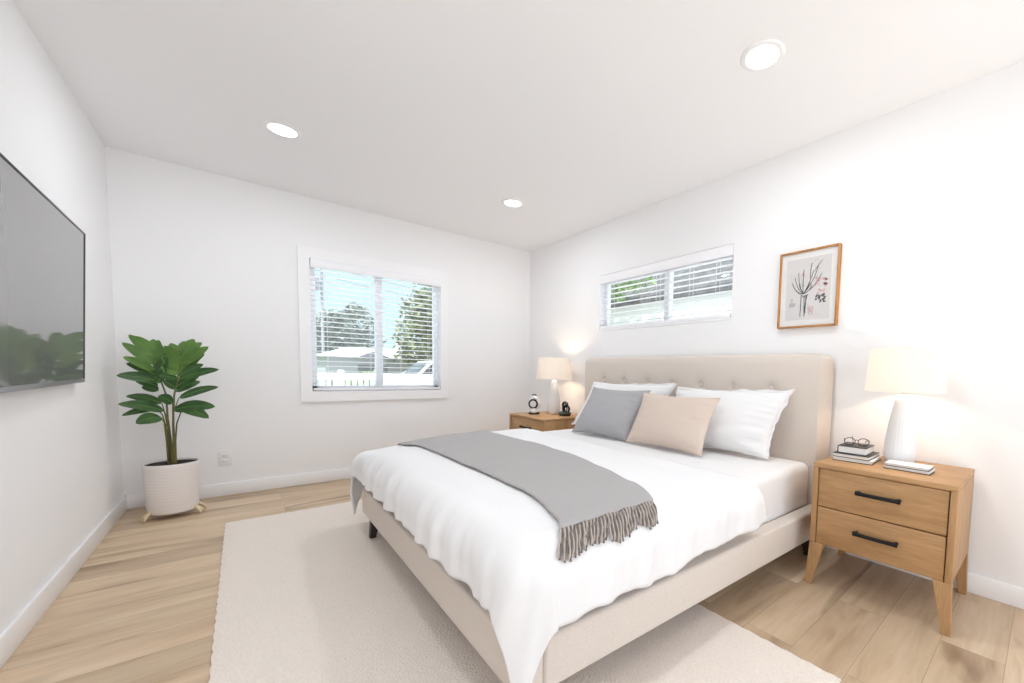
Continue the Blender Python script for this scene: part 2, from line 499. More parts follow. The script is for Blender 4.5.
# ------------------------------------------------------------------ rug
rx0, rx1, ry0, ry1 = .525, 2.1, -3.885, -.782
b = MB(); nx, ny = 60, 120
vs, fs = [], []
for j in range(ny + 1):
    for i in range(nx + 1):
        x, y = lerp(rx0, rx1, i / nx), lerp(ry0, ry1, j / ny)
        if i in (0, nx): x += .003 * math.sin(j * 2.1) * (1 if i else -1)
        if j in (0, ny): y += .003 * math.sin(i * 2.3)
        z = .011 + .0012 * noise.noise(Vector((x * 6, y * 6, 0)))
        if i in (0, nx) or j in (0, ny): z = .006
        vs.append((x - rx0, y - ry0, z))
for j in range(ny):
    for i in range(nx):
        k = j * (nx + 1) + i; fs.append([k, k + 1, k + nx + 2, k + nx + 1])
ring = [i for i in range(nx + 1)] + [(j) * (nx + 1) + nx for j in range(1, ny + 1)] + [ny * (nx + 1) + i for i in range(nx - 1, -1, -1)] + [j * (nx + 1) for j in range(ny - 1, 0, -1)]
o0 = len(vs)
for k in ring: vs.append((vs[k][0], vs[k][1], 0.0005))
for q in range(len(ring)):
    p = (q + 1) % len(ring); fs.append([ring[q], ring[p], o0 + p, o0 + q])
fs.append([o0 + q for q in range(len(ring))])
b.add(vs, fs, M['rug'], True)
tag(b.build('rug', loc=(rx0, ry0, 0)), 'pale cream woven rug on the oak floor under the foot of the bed', 'rug')

# ------------------------------------------------------------------ bed
FX, HX = 1.15, 3.05                      # foot rail face, headboard face
bed = tag(empty('bed', (2.1, -2.42, 0)), 'beige upholstered bed frame with button-tufted headboard against the right wall', 'bed')
def brel(p): return (p[0] - 2.1, p[1] + 2.42, p[2])
# headboard: rounded, tufted front
hy0, hy1, hz0, hz1 = -3.44, -1.262, .06, 1.163
btn_y = [-1.56, -1.82, -2.085, -2.35, -2.605, -2.865, -3.125]; btn_z = .948
def edge_grid(n, e=.08):
    a = [0, .012, .03, .06, e * .999]
    mid = [lerp(e, 1 - e, k / n) for k in range(n + 1)]
    return a + mid + [1 - x for x in a[::-1]]
gu, gv = edge_grid(110), edge_grid(56)
R0, re_ = .055, .04
vs, fs = [], []
hw, hh = (hy1 - hy0) / 2, (hz1 - hz0) / 2
for q in gv:
    for p in gu:
        y, z = (p - .5) * 2 * hw, (q - .5) * 2 * hh
        e = min(hw - abs(y), hh - abs(z))
        ay, az = abs(y) - (hw - R0), abs(z) - (hh - R0)
        if ay > 0 and az > 0 and z > 0:
            a_, b_ = ay / R0, az / R0
            a2, b2_ = a_ * math.sqrt(1 - b_ * b_ / 2), b_ * math.sqrt(1 - a_ * a_ / 2)
            e = R0 * (1 - math.hypot(a2, b2_))
            y = math.copysign(hw - R0 + a2 * R0, y); z = hh - R0 + b2_ * R0
        ins = re_ - math.sqrt(max(0, re_ ** 2 - max(0, re_ - e) ** 2))
        Y, Z = y + (hy0 + hy1) / 2, z + (hz0 + hz1) / 2
        dim = 0
        for by in btn_y:
            d = math.hypot(Y - by, Z - btn_z)
            dim += .016 * math.exp(-(d / .022) ** 2) + .009 * math.exp(-(d / .06) ** 2)
        # soft creases running up from each button
        for by in btn_y:
            if Z > btn_z: dim += .003 * math.exp(-((Y - by) / .012) ** 2) * max(0, 1 - (Z - btn_z) / .09)
        vs.append(brel((HX + ins + dim, Y, Z)))
nu, nv = len(gu), len(gv)
for j in range(nv - 1):
    for i in range(nu - 1):
        k = j * nu + i; fs.append([k, k + 1, k + nu + 1, k + nu])
ring = list(range(nu)) + [j * nu + nu - 1 for j in range(1, nv)] + [(nv - 1) * nu + i for i in range(nu - 2, -1, -1)] + [j * nu for j in range(nv - 2, 0, -1)]
o0 = len(vs)
for k in ring: vs.append((3.19 - 2.1, vs[k][1], vs[k][2]))
for q in range(len(ring)):
    p = (q + 1) % len(ring); fs.append([ring[q], ring[p], o0 + p, o0 + q])
fs.append([o0 + q for q in range(len(ring))])
hb = MB().add(vs, fs, M['bed'], True).build('headboard', bed)
for by in btn_y:
    x = Matrix.Translation(brel((HX + .018, by, btn_z))) @ Matrix.Rotation(-PI / 2, 4, 'Y')
    MB().lathe([(.0005, .009), (.006, .0085), (.011, .006), (.0125, .001), (.011, -.004)], M['bed'], 20, xf=x).build('button', hb)
# rails: padded boxes following the slightly flared plan
fn, ff, hn, hf = -3.41, -1.50, -3.475, -1.38      # near/far y at foot and head
RB, RT = .135, .295
def rail(name, plan):
    b = bmesh.new()
    lo = [b.verts.new(brel((x, y, RB))) for x, y in plan]; hi = [b.verts.new(brel((x, y, RT))) for x, y in plan]
    b.faces.new(lo[::-1]); b.faces.new(hi)
    for k in range(4): b.faces.new([lo[k], lo[(k + 1) % 4], hi[(k + 1) % 4], hi[k]])
    bmesh.ops.bevel(b, geom=b.edges[:], offset=.014, segments=4, profile=.5, affect='EDGES')
    return MB().bm(b, M['bed'], True).build(name, bed)
w_ = .075
rail('foot_rail', [(FX, fn), (FX + w_, fn + .001), (FX + w_, ff - .001), (FX, ff)])
rail('side_rail', [(FX + w_, fn), (HX + .01, hn), (HX + .01, hn + w_), (FX + w_, fn + w_)])
rail('side_rail', [(FX + w_, ff - w_), (HX + .01, hf - w_), (HX + .01, hf), (FX + w_, ff)])
MB().box(brel((FX + w_, -3.36, .2)), brel((HX, -1.52, .26)), M['bed']).build('slat_base', bed)
def bed_leg(x, y, z0, sx, sy):
    b = MB(); t, q = .028, .016
    dx, dy = -.018 * sx, -.018 * sy
    b.taper([(x - q + dx, y - q + dy, z0), (x + q + dx, y - q + dy, z0), (x + q + dx, y + q + dy, z0), (x - q + dx, y + q + dy, z0)],
            [(x - t, y - t, RB + .01), (x + t, y - t, RB + .01), (x + t, y + t, RB + .01), (x - t, y + t, RB + .01)], M['darkwood'], .003)
    for i, v in enumerate(b.v): b.v[i] = brel(v)
    b.build('leg', bed)
bed_leg(1.155 + .04, -1.665 + .02, .0125, 1, -1)
bed_leg(1.2, -3.33, .0125, 1, 1)
bed_leg(2.99, -3.40, .0005, -1, 1)
bed_leg(2.99, -1.46, .0005, -1, -1)

# mattress
mx0, mx1, my0, my1, mz0, mz1 = FX + w_ + .004, 3.043, -3.398, -1.50, .262, .533
b = bmesh.new(); bmesh.ops.create_cube(b, size=1)
for v in b.verts:
    v.co = Vector((lerp(mx0, mx1, v.co.x + .5), lerp(my0, my1, v.co.y + .5), lerp(mz0, mz1, v.co.z + .5)))
for v in b.verts:                        # near side follows the flared rail
    if v.co.y < -2.5 and v.co.x < 2: v.co.y += .055
bmesh.ops.bevel(b, geom=b.edges[:], offset=.045, segments=5, profile=.5, affect='EDGES')
bmesh.ops.subdivide_edges(b, edges=[e for e in b.edges if e.calc_length() > .2], cuts=40, use_grid_fill=True)
for v in b.verts:
    if v.co.y < -3.2 and v.co.z < .5:     # fitted-sheet creases along the near side
        v.co.y += .006 * noise.noise(Vector((v.co.x * 4, 0, v.co.z * 55))) 
    if v.co.z > .4:                       # the far foot corner gives a little
        v.co.z -= .075 * math.exp(-((v.co.x - 1.10) ** 2 + (v.co.y + 1.28) ** 2) / .16)
    v.co -= Vector((2.1, -2.42, .262))
mo = MB().bm(b, M['sheet'], True).build('mattress', loc=(2.1, -2.42, .262))
tag(mo, 'white sheeted mattress, bare near the headboard, in the beige bed frame', 'mattress')

# duvet: a draped cloth
DX, DYN, DYF, DR, DZ = 1.232, -3.322, -1.44, .12, .553
LF, LN, LFAR = .245, .285, .30
def duvet_point(x, y, lift=0.0, wr=1.0):
    """cloth coordinates (flat) -> draped point"""
    du = max(0, DX - x)
    # near edge runs slightly outward toward the head
    yn = DYN - .028 * max(0, (x - DX)) / 1.2
    dn, df = max(0, yn - y), max(0, y - DYF)
    dv = dn if dn > 0 else df
    sgn = -1 if dn > 0 else 1
    d = math.hypot(du, dv)
    px, py = max(x, DX), min(max(y, yn), DYF)
    puff = .010 * noise.noise(Vector((x * 2.3, y * 2.3, 3))) + .004 * noise.noise(Vector((x * 6, y * 6, 9)))
    sag = .075 * math.exp(-((x - 1.10) ** 2 + (y + 1.28) ** 2) / .16)
    puff -= sag
    if d < 1e-6:
        return Vector((px, py, DZ + puff * wr + lift))
    th = math.atan2(dv, du)
    nx_, ny_ = -math.cos(th), sgn * math.sin(th)
    cor = math.sin(2 * th) ** 2 if du > 0 and dv > 0 else 0
    dd = d * (1 + .36 * cor)
    r = DR + lift
    if dd < DR * PI / 2:
        a = dd / DR; hor, ver = r * math.sin(a), -(r) * (1 - math.cos(a)) + lift
        k = math.sin(a)
    else:
        a = PI / 2; ex = dd - DR * PI / 2
        hor, ver = r + .10 * ex, -DR - ex
        k = 1
    # folds run down the drop
    s = (px * 1.0 + py * 1.0) * 1.0 + (th if cor else 0) * .12
    along = (y if du > 0 and not dv else x) if not cor else s
    f = noise.noise(Vector((along * 9.0 + d * 2.0, d * 1.5, 5))) * .022 + noise.noise(Vector((along * 21 + d * 4.0, d * 3, 8))) * .009
    f = max(f, -.009)
    hor += wr * f * k * min(1, dd / .12)
    return Vector((px + nx_ * hor, py + ny_ * hor, DZ + ver + puff * wr * (1 - k) - sag * k * .35))
nu_, nv_ = 150, 210
vs, fs = [], []
for j in range(nv_ + 1):
    v = j / nv_
    for i in range(nu_ + 1):
        u = i / nu_
        # local hem lengths wander a little
        y = lerp(DYN - LN, DYF + LFAR, v)
        hf = LF + .022 * noise.noise(Vector((y * 3.1, 1, 0))) + .010 * noise.noise(Vector((y * 11, 2, 0)))
        xe = 2.335 + .05 * max(0, (DYN - y)) / .28 + .012 * noise.noise(Vector((y * 4, 7, 0)))
        x = lerp(DX - hf, xe, u ** 1.0)
        hn_ = 1 + (.07 * noise.noise(Vector((x * 3.3, 4, 0))) + .05 * noise.noise(Vector((x * 9, 6, 0))))
        if y < DYN: y = DYN + (y - DYN) * hn_
        if y > DYF: y = DYF + (y - DYF) * hn_
        vs.append(duvet_point(x, y) - Vector((1.75, -2.42, .5)))
for j in range(nv_):
    for i in range(nu_):
        k = j * (nu_ + 1) + i; fs.append([k, k + 1, k + nu_ + 2, k + nu_ + 1])
dv = MB().add(vs, fs, M['duvet'], True).build('duvet', loc=(1.75, -2.42, .5))
md = dv.modifiers.new('thickness', 'SOLIDIFY'); md.thickness = .014; md.offset = -1
# make sure the thickness grows inwards
if sum(p.normal.z for p in dv.data.polygons) < 0: dv.data.flip_normals()
tag(dv, 'rumpled white duvet hanging over the foot and sides of the bed', 'duvet')

# throw blanket with fringe
tl = [(-3.36, 1.300), (-3.31, 1.335), (-3.15, 1.385), (-2.95, 1.422), (-2.6, 1.432), (-2.2, 1.418), (-1.8, 1.41), (-1.41, 1.392), (-1.2, 1.385)]
tr = [(-3.36, 1.715), (-3.31, 1.750), (-3.15, 1.834), (-2.95, 1.888), (-2.6, 1.955), (-2.2, 2.004), (-1.8, 2.0), (-1.41, 1.976), (-1.2, 1.97)]
thr = tag(empty('throw_blanket', (1.7, -2.42, .56)), 'grey fringed throw blanket laid across the foot half of the white duvet', 'blanket')
TO = Vector((1.7, -2.42, .56))
vs, fs = [], []
nu_, nv_ = 36, 150
YE0, YE1 = -3.352, -1.22
def throw_pt(s, y, lift=.006):
    x = lerp(table(tl, y), table(tr, y), s) + .004 * noise.noise(Vector((y * 5, s * 2, 1)))
    return duvet_point(x, y, lift + .003 * (1 + noise.noise(Vector((x * 7, y * 7, 2)))))
for j in range(nv_ + 1):
    for i in range(nu_ + 1):
        vs.append(throw_pt(i / nu_, lerp(YE0, YE1, j / nv_)) - TO)
for j in range(nv_):
    for i in range(nu_):
        k = j * (nu_ + 1) + i; fs.append([k, k + 1, k + nu_ + 2, k + nu_ + 1])
tb = MB().add(vs, fs, M['throw'], True).build('blanket_cloth', thr)
if sum(p.normal.z for p in tb.data.polygons) < 0: tb.data.flip_normals()
md = tb.modifiers.new('thickness', 'SOLIDIFY'); md.thickness = .005; md.offset = 1
NT = 29
for k in range(NT):
    s = (k + .5) / NT
    b = MB()
    ln = .072 + .014 * random.random() + .010 * math.sin(k * .5)
    drift = random.uniform(-.010, .010)
    for q in range(2):
        pts = []
        for i in range(9):
            t = i / 8
            ss = s + drift * t + (q - .5) * .011 * (1 + .5 * math.sin(i * 1.3 + k))
            y = YE0 - ln * t * (1.05 if q else 1)
            x = lerp(table(tl, YE0), table(tr, YE0), ss) - .055 * t
            pts.append(duvet_point(x, y, .010 + .002 * math.sin(i + k + q * 2)) - TO)
        b.tube(pts, [.0036 - .0004 * (i / 8) + .0005 * math.sin(i * 2 + q * 3) for i in range(9)], M['fringe_gap_shade' if q else 'fringe'], 6)
    b.build('tassel', thr)

# ------------------------------------------------------------------ pillows
def pillow(name, bot, top, yaw_dx, w, h, th, m, label, group=None, piping=None, seed=0, wrinkle=1.0, flange=0, pinch=.07):
    """bot/top: centres of the lower and upper seam; yaw_dx: how much further from the camera (x) the -y end sits"""
    bot, top = Vector(bot), Vector(top)
    up = (top - bot).normalized()
    ax = Vector((yaw_dx, -1, 0)).normalized()
    nr = up.cross(ax).normalized()
    if nr.x > 0: nr = -nr                      # faces the room
    cen = (bot + top) / 2
    n = 44
    def P(u, v, side):
        a = 1 - pinch * (1 - v * v) * abs(u) ** 3
        bq = 1 - pinch * 1.2 * (1 - u * u) * abs(v) ** 3
        x, y = u * a * w / 2, v * bq * h / 2
        prof = max(0, (1 - abs(u) ** 2.4)) ** .55 * max(0, (1 - abs(v) ** 2.4)) ** .55
        sag = 1 - .22 * v                      # fuller at the bottom
        z = th / 2 * prof * sag
        # gathered wrinkles running in from the short sides
        g = max(0, abs(u) - .45) / .55
        z += wrinkle * .010 * g * (1 - abs(u) ** 6) * noise.noise(Vector((u * 2.0 + seed, v * 13 + seed * 3, side)))
        z += wrinkle * .006 * prof * noise.noise(Vector((u * 2.2 + seed, v * 2.2, seed + side * 4)))
        if side < 0: z *= .55                    # flatter against what it leans on
        return ax * x + up * y + nr * (z * side)
    vs, fs = [], []
    G = n + 1
    def tt(i):
        t = i / n * 2 - 1
        return math.copysign(1 - (1 - abs(t)) ** 1.35, t)
    for side in (1, -1):
        for j in range(G):
            for i in range(G):
                vs.append(P(tt(i), tt(j), side))
    for sd in (0, 1):
        for j in range(n):
            for i in range(n):
                k = sd * G * G + j * G + i
                f = [k, k + 1, k + G + 1, k + G]
                fs.append(f if sd == 0 else f[::-1])
    b = MB().add(vs, fs, m, True)
    o = b.build(name, loc=cen)
    bb = bmesh.new(); bb.from_mesh(o.data); bmesh.ops.remove_doubles(bb, verts=bb.verts[:], dist=.0006)
    bmesh.ops.recalc_face_normals(bb, faces=bb.faces[:]); bb.to_mesh(o.data); bb.free()
    o.data.polygons.foreach_set('use_smooth', [True] * len(o.data.polygons))
    try:
        at = o.data.attributes.get('sharp_edge')
        if at: o.data.attributes.remove(at)
    except Exception: pass
    # seam cord round the edge
    edge = []
    K = 30
    def e(u, v):
        return P(u, v, 1)
    for i in range(K): edge.append(e(-1 + 2 * i / K, -1))
    for i in range(K): edge.append(e(1, -1 + 2 * i / K))
    for i in range(K): edge.append(e(1 - 2 * i / K, 1))
    for i in range(K): edge.append(e(-1, 1 - 2 * i / K))
    if flange:
        cc = MB(); vs, fs = [], []
        for i, p in enumerate(edge):
            d = Vector((p.dot(ax) / w * h, p.dot(up), 0))
            out = (ax * math.copysign(min(1, abs(p.dot(ax)) / (w / 2)) ** 8, p.dot(ax)) + up * math.copysign(min(1, abs(p.dot(up)) / (h / 2)) ** 8, p.dot(up))) * flange
            wv = nr * (.004 * math.sin(i * 1.7) + .003 * math.sin(i * .9))
            for q in (.0025, -.0025):
                vs.append(p * .985 + nr * q); vs.append(p + out * (1 + .25 * math.sin(i * 1.1 + seed)) + wv + nr * q)
        E_ = len(edge)
        for i in range(E_):
            a_, c_ = i * 4, ((i + 1) % E_) * 4
            fs += [[a_, a_ + 1, c_ + 1, c_], [a_ + 2, c_ + 2, c_ + 3, a_ + 3], [a_ + 1, a_ + 3, c_ + 3, c_ + 1]]
        cc.add(vs, fs, m, True); cc.build('flange', o)
    else:
        MB().tube(edge, .0035, piping or m, 6, closed=True).build('piping', o)
    tag(o, label, 'pillow', group)
    return o
pillow('bed_pillow', (2.845, -1.85, .556), (2.965, -1.99, .945), .02, .90, .42, .15, M['pillow_white'],
       'white bed pillow behind the grey cushion, by the far end of the headboard', 'bed pillows', seed=2, flange=.018)
pillow('bed_pillow', (2.835, -2.83, .556), (2.962, -2.885, .925), .02, .80, .41, .17, M['pillow_white'],
       'white bed pillow with wrinkled end, behind the beige cushion near the oak nightstand', 'bed pillows', seed=5, flange=.018, wrinkle=2.6)
pillow('throw_pillow', (2.605, -2.015, .553), (2.762, -2.075, .89), .09, .575, .40, .15, M['pillow_gray'],
       'grey cushion leaning on the white pillow at the far side of the bed', 'cushion', seed=9, wrinkle=1.2)
pillow('throw_pillow', (2.60, -2.635, .548), (2.755, -2.65, .885), .01, .62, .37, .14, M['pillow_beige'],
       'beige cushion leaning on the white pillow at the near side of the bed', 'cushion', seed=12, wrinkle=1.2)

# ------------------------------------------------------------------ nightstands
def nightstand(loc, wy, dx, h, label):
    """origin: front-left (far) lower corner; x runs to the wall, y toward -wy"""
    t = tag(empty('nightstand', loc), label, 'nightstand', 'oak nightstands')
    zb = h - .40; th = .024
    b = MB()
    b.box((0, -wy, h - th), (dx, 0, h), M['oak_y'], .004)
    b.build('top_panel', t)
    for y0, y1 in ((-th, 0), (-wy, -wy + th)):
        MB().box((0, y0, zb), (dx, y1, h - th), M['oak_z'], .003).build('side_panel', t)
    MB().box((.03, -wy + th, zb + .002), (dx - .004, -th, zb + .016), M['oak_y']).build('bottom_panel', t)
    MB().box((dx - .012, -wy + th, zb + .016), (dx - .003, -th, h - th), M['oak_y']).build('back_panel', t)
    dh = (h - th - zb) / 2
    for k in range(2):
        z0, z1 = zb + k * dh + (.002 if k else 0), zb + (k + 1) * dh - .003
        d = MB().box((.006, -wy + th + .004, z0), (.030, -th - .004, z1), M['oak_y'], .002).build('drawer', t)
        MB().box((.030, -wy + th + .02, z0 + .02), (dx - .03, -th - .02, z1 - .03), M['oak_y']).build('drawer_box', d)
        yc, zc = -wy * .51, (z0 + z1) / 2 + .012
        hb_ = MB(); hl = .085
        pts = []
        for i in range(17):
            s = i / 16 * 2 - 1
            pts.append((-.022 + .006 * s * s, yc + s * hl, zc))
        hb_.tube(pts, [.0088 + .002 * abs(i / 8 - 1) ** 6 for i in range(17)], M['black'], 10)
        for s in (-1, 1): hb_.tube([(.007, yc + s * (hl - .008), zc), (-.018, yc + s * (hl - .008), zc)], .008, M['black'], 10)
        hb_.build('handle', d)
    # splayed tapered legs
    for (sx, sy) in ((0, 0), (0, 1), (1, 0), (1, 1)):
        y_in = -wy if sy else 0; x_in = dx if sx else 0
        dy = 1 if sy else -1; dxs = -1 if sx else 1
        a, q = .062, .030
        oy = (-.010 if sy else .010) if sx == 0 else (-.008 if sy else .008); ox = -.016 if sx == 0 else -.004
        top = [(x_in, y_in), (x_in + dxs * .036, y_in), (x_in + dxs * .036, y_in + dy * a), (x_in, y_in + dy * a)]
        bot = [(x_in + ox, y_in + oy), (x_in + ox + dxs * .026, y_in + oy), (x_in + ox + dxs * .026, y_in + oy + dy * q), (x_in + ox, y_in + oy + dy * q)]
        MB().taper([(x, y, 0.0005) for x, y in bot], [(x, y, zb + .0005) for x, y in top], M['oak_z'], .003).build('leg', t)
    return t
NH = .607
nightstand((2.70, -3.537, 0), .548, .484, NH, 'oak two-drawer nightstand in front, beside the near end of the headboard')
FH = .588
nightstand((2.625, -.605, 0), .645, .555, FH, 'oak nightstand half hidden behind the bed in the far corner')

# ------------------------------------------------------------------ table lamps
shade = bpy.data.materials.new('linen_shade'); shade.use_nodes = True
_s = shade.node_tree; _s.nodes.clear()
_o = _s.nodes.new('ShaderNodeOutputMaterial'); _mx = _s.nodes.new('ShaderNodeMixShader')
_df = _s.nodes.new('ShaderNodeBsdfDiffuse'); _tr = _s.nodes.new('ShaderNodeBsdfTranslucent')
_df.inputs[0].default_value = (.88, .865, .84, 1); _tr.inputs[0].default_value = (.95, .93, .90, 1)
_tn = _s.nodes.new('ShaderNodeTexNoise'); _tn.inputs['Scale'].default_value = 300
_tb = _s.nodes.new('ShaderNodeBump'); _tb.inputs['Strength'].default_value = .2; _tb.inputs['Distance'].default_value = .001
_s.links.new(_tn.outputs[0], _tb.inputs['Height']); _s.links.new(_tb.outputs[0], _df.inputs['Normal'])
_mx.inputs[0].default_value = .5
_s.links.new(_df.outputs[0], _mx.inputs[1]); _s.links.new(_tr.outputs[0], _mx.inputs[2]); _s.links.new(_mx.outputs[0], _o.inputs[0])
bulb_m = bpy.data.materials.new('bulb_glow'); bulb_m.use_nodes = True
bsdf(bulb_m).inputs['Emission Color'].default_value = (1, .78, .52, 1)
bsdf(bulb_m).inputs['Emission Strength'].default_value = 12
def lamp(x, y, z, hs, rb, rt, label):
    t = tag(empty('table_lamp', (x, y, z)), label, 'lamp', 'table lamps')
    prof = [(.050, 0), (.058, .004), (.063, .015), (.0665, .04), (.066, .07), (.061, .13), (.053, .19), (.044, .25), (.035, .305), (.029, .33), (.022, .341), (.01, .344)]
    MB().lathe(prof, M['ceramic'], 96, rib=lambda a, zz: 1 - .018 * (.5 + .5 * math.cos(a * 24)) ** 3 * (1 if .01 < zz < .335 else 0)).build('lamp_base', t)
    z0, z1 = .355, .355 + hs
    MB().tube([(0, 0, .343), (0, 0, .40)], .0085, M['nickel'], 16).build('socket', t)
    vs, n = [], 64
    b = MB()
    b.lathe([(rb, z0), (rt, z1), (rt - .0015, z1), (rb - .0015, z0), (rb, z0)], shade, 64, cap=False)
    sh = b.build('lamp_shade', t)
    for p in sh.data.polygons: p.use_smooth = True
    b = MB()                                   # spider, harp and finial
    for k in range(3):
        a = 2 * PI * k / 3 + .4
        b.tube([(0, 0, z1 - .008), ((rt - .002) * math.cos(a), (rt - .002) * math.sin(a), z1 - .004)], .0015, M['nickel'], 6)
    b.tube([(0.035 * math.sin(q * PI / 8 * 1.0) , 0, .385 + (z1 - .008 - .385) * q / 8) for q in range(9)], .0016, M['nickel'], 6)
    b.tube([(-0.035 * math.sin(q * PI / 8), 0, .385 + (z1 - .008 - .385) * q / 8) for q in range(9)], .0016, M['nickel'], 6)
    b.build('shade_spider', t)
    MB().lathe([(.003, z1 - .008), (.007, z1), (.006, z1 + .008), (.002, z1 + .014)], M['nickel'], 16).build('finial', t)
    zc = (z0 + z1) / 2
    MB().lathe([(.010, -.045), (.012, -.03), (.022, -.012), (.027, .006), (.024, .022), (.012, .032), (.001, .034)], bulb_m, 20, xf=Matrix.Translation((0, 0, zc))).build('bulb', t)
    d = bpy.data.lights.new('lamp_glow', 'POINT'); d.energy = LAMP_W; d.color = (1, .72, .48); d.shadow_soft_size = .03
    o = bpy.data.objects.new('lamp_glow', d); C.objects.link(o); o.parent = t; o.location = (0, 0, zc)
    # the glowing bulb must not block the lamp's own light
    t.children[-2].visible_shadow = True
    return t
lamp(3.02, -3.818, NH, .208, .163, .148, 'white ceramic table lamp with lit drum shade beside the stacked books')
lamp(2.98, -.875, FH, .215, .178, .162, 'white ceramic table lamp with lit shade in the far corner of the room')

# ------------------------------------------------------------------ books and glasses
def book(loc, rz, lx, ly, t, cover, label, group, pages=None, under=None):
    """spine toward -x (the room)"""
    o = tag(empty('book', loc, rz), label, 'book', group)
    c = .0028
    b = MB()
    b.box((-lx / 2, -ly / 2, 0), (lx / 2, ly / 2, c), under or cover, .0008)
    b.box((-lx / 2, -ly / 2, t - c), (lx / 2, ly / 2, t), cover, .0008)
    b.build('cover', o)
    MB().box((-lx / 2 + .003, -ly / 2 + .004, c), (lx / 2 - .004, ly / 2 - .004, t - c), pages or M['paper']).build('pages', o)
    return o
z = NH + .0005
book((2.945, -3.655, z), .06, .20, .175, .018, M['cover_white'], 'white book, lowest of the stack under the eyeglasses', 'books in the stack', under=M['cover_black'])
z += .0185
book((2.943, -3.652, z), .02, .195, .16, .019, M['cover_black'], 'white book with dark upper cover, middle of the stack under the eyeglasses', 'books in the stack')
z += .0195
b3 = book((2.948, -3.648, z), .05, .165, .128, .036, M['cover_black'], 'thick black-covered book with white pages, on top of the left stack', 'books in the stack')
MB().box((-.0825, .060, .001), (.0825, .0645, .035), M['cover_black'], .001).build('spine', b3)
ztop = z + .0362
z = NH + .0005
book((2.888, -3.885, z), -.03, .105, .175, .0135, M['cover_white'], 'lower white book of the low pair before the lamp base', 'books before the lamp', under=M['cover_black'])
z += .014
book((2.888, -3.883, z), .0, .10, .168, .0135, M['cover_white'], 'upper white book of the low pair before the lamp base', 'books before the lamp', under=M['cover_black'])
# eyeglasses
g = tag(empty('eyeglasses', (2.945, -3.648, ztop + .0015), .35), 'black wire eyeglasses lying folded open on the thick book', 'eyeglasses')
b = MB()
for s in (-1, 1):
    pts = []
    for k in range(20):
        a = 2 * PI * k / 20
        pts.append((-.02 + .004 * math.sin(a), s * .03 + .024 * math.cos(a), .018 + .018 * math.sin(a)))
    b.tube(pts, .0018, M['black'], 6, closed=True)
b.tube([(-.02, -.008, .024), (-.021, 0, .028), (-.02, .008, .024)], .0016, M['black'], 6)
b.build('frame_front', g)
for s in (-1, 1):
    MB().tube([(-.02, s * .054, .026), (.0, s * .055, .026), (.05, s * .052, .022), (.075, s * .048, .008), (.082, s * .046, .001)], .0016, M['black'], 6).build('temple_arm', g)
MB().tube([(.03, .01, .001), (.02, .014, .02), (.005, .02, .042)], .0016, M['black'], 6).build('temple_tip', g)

# ------------------------------------------------------------------ ornaments on the far nightstand
o = tag(empty('ornament', (2.80, -.79, FH)), 'small white ornament with a black ring, left of the far lamp', 'ornament', None)
b = MB(); b.lathe([(.045, 0), (.048, .006), (.046, .012), (.02, .015)], M['black'], 28); b.build('ornament_foot', o)
fx = Matrix.Translation((0, 0, .09)) @ Matrix.Rotation(math.radians(35), 4, 'Z') @ Matrix.Rotation(-PI / 2, 4, 'Y')
MB().lathe([(.001, -.02), (.035, -.02), (.052, -.012), (.055, 0), (.052, .012), (.035, .02), (.001, .02)], M['ceramic'], 32, xf=fx).build('ornament_body', o)
def ring(cen, r, tr_, m, xf, n=28):
    return MB().tube([xf @ Vector((r * math.cos(2 * PI * k / n) + cen[0], r * math.sin(2 * PI * k / n) + cen[1], cen[2])) for k in range(n)], tr_, m, 8, closed=True)
ring((0, 0, .02), .036, .007, M['black'], fx).build('ornament_ring', o)
b = MB()
for s in (-1, 1):
    b.lathe([(.004, 0), (.018, .004), (.021, .012), (.012, .022), (.001, .025)], M['ceramic'], 20, xf=Matrix.Translation((-.012 * s * -.5, .03 * s, .135)))
b.tube([(0, -.035, .155), (0, -.02, .172), (0, .02, .172), (0, .035, .155)], .004, M['black'], 8)
b.build('ornament_crown', o)
MB().lathe([(.02, 0), (.026, .012), (.022, .03), (.012, .04)], M['ceramic'], 20, xf=Matrix.Translation((-.012, -.018, .012))).build('ornament_knob', o)
o.scale = (1.2, 1.2, 1.15)

o = tag(empty('knot_ornament', (2.97, -1.085, FH)), 'small black openwork knot ornament, right of the far lamp', 'ornament', None)
MB().lathe([(.03, 0), (.052, .004), (.056, .02), (.048, .036), (.03, .042)], mat('dark_green_glaze', (.02, .035, .025), .35), 28).build('ornament_base', o)
b = MB()
for k, (c_, r_, rx, rz_) in enumerate([((0, 0, .075), .036, .3, .2), ((0, .02, .065), .03, 1.2, .9), ((.0, -.022, .062), .03, -1.0, -.5), ((0, 0, .10), .024, .1, 1.2), ((.01, 0, .06), .034, 1.5, 0)]):
    xf = Matrix.Translation(c_) @ Euler((rx, PI / 2, rz_)).to_matrix().to_4x4()
    b.tube([xf @ Vector((r_ * math.cos(2 * PI * q / 24), r_ * math.sin(2 * PI * q / 24), 0)) for q in range(24)], .006, M['black'], 8, closed=True)
b.build('ornament_knot', o)
o.scale = (1.1, 1.1, 1.1)

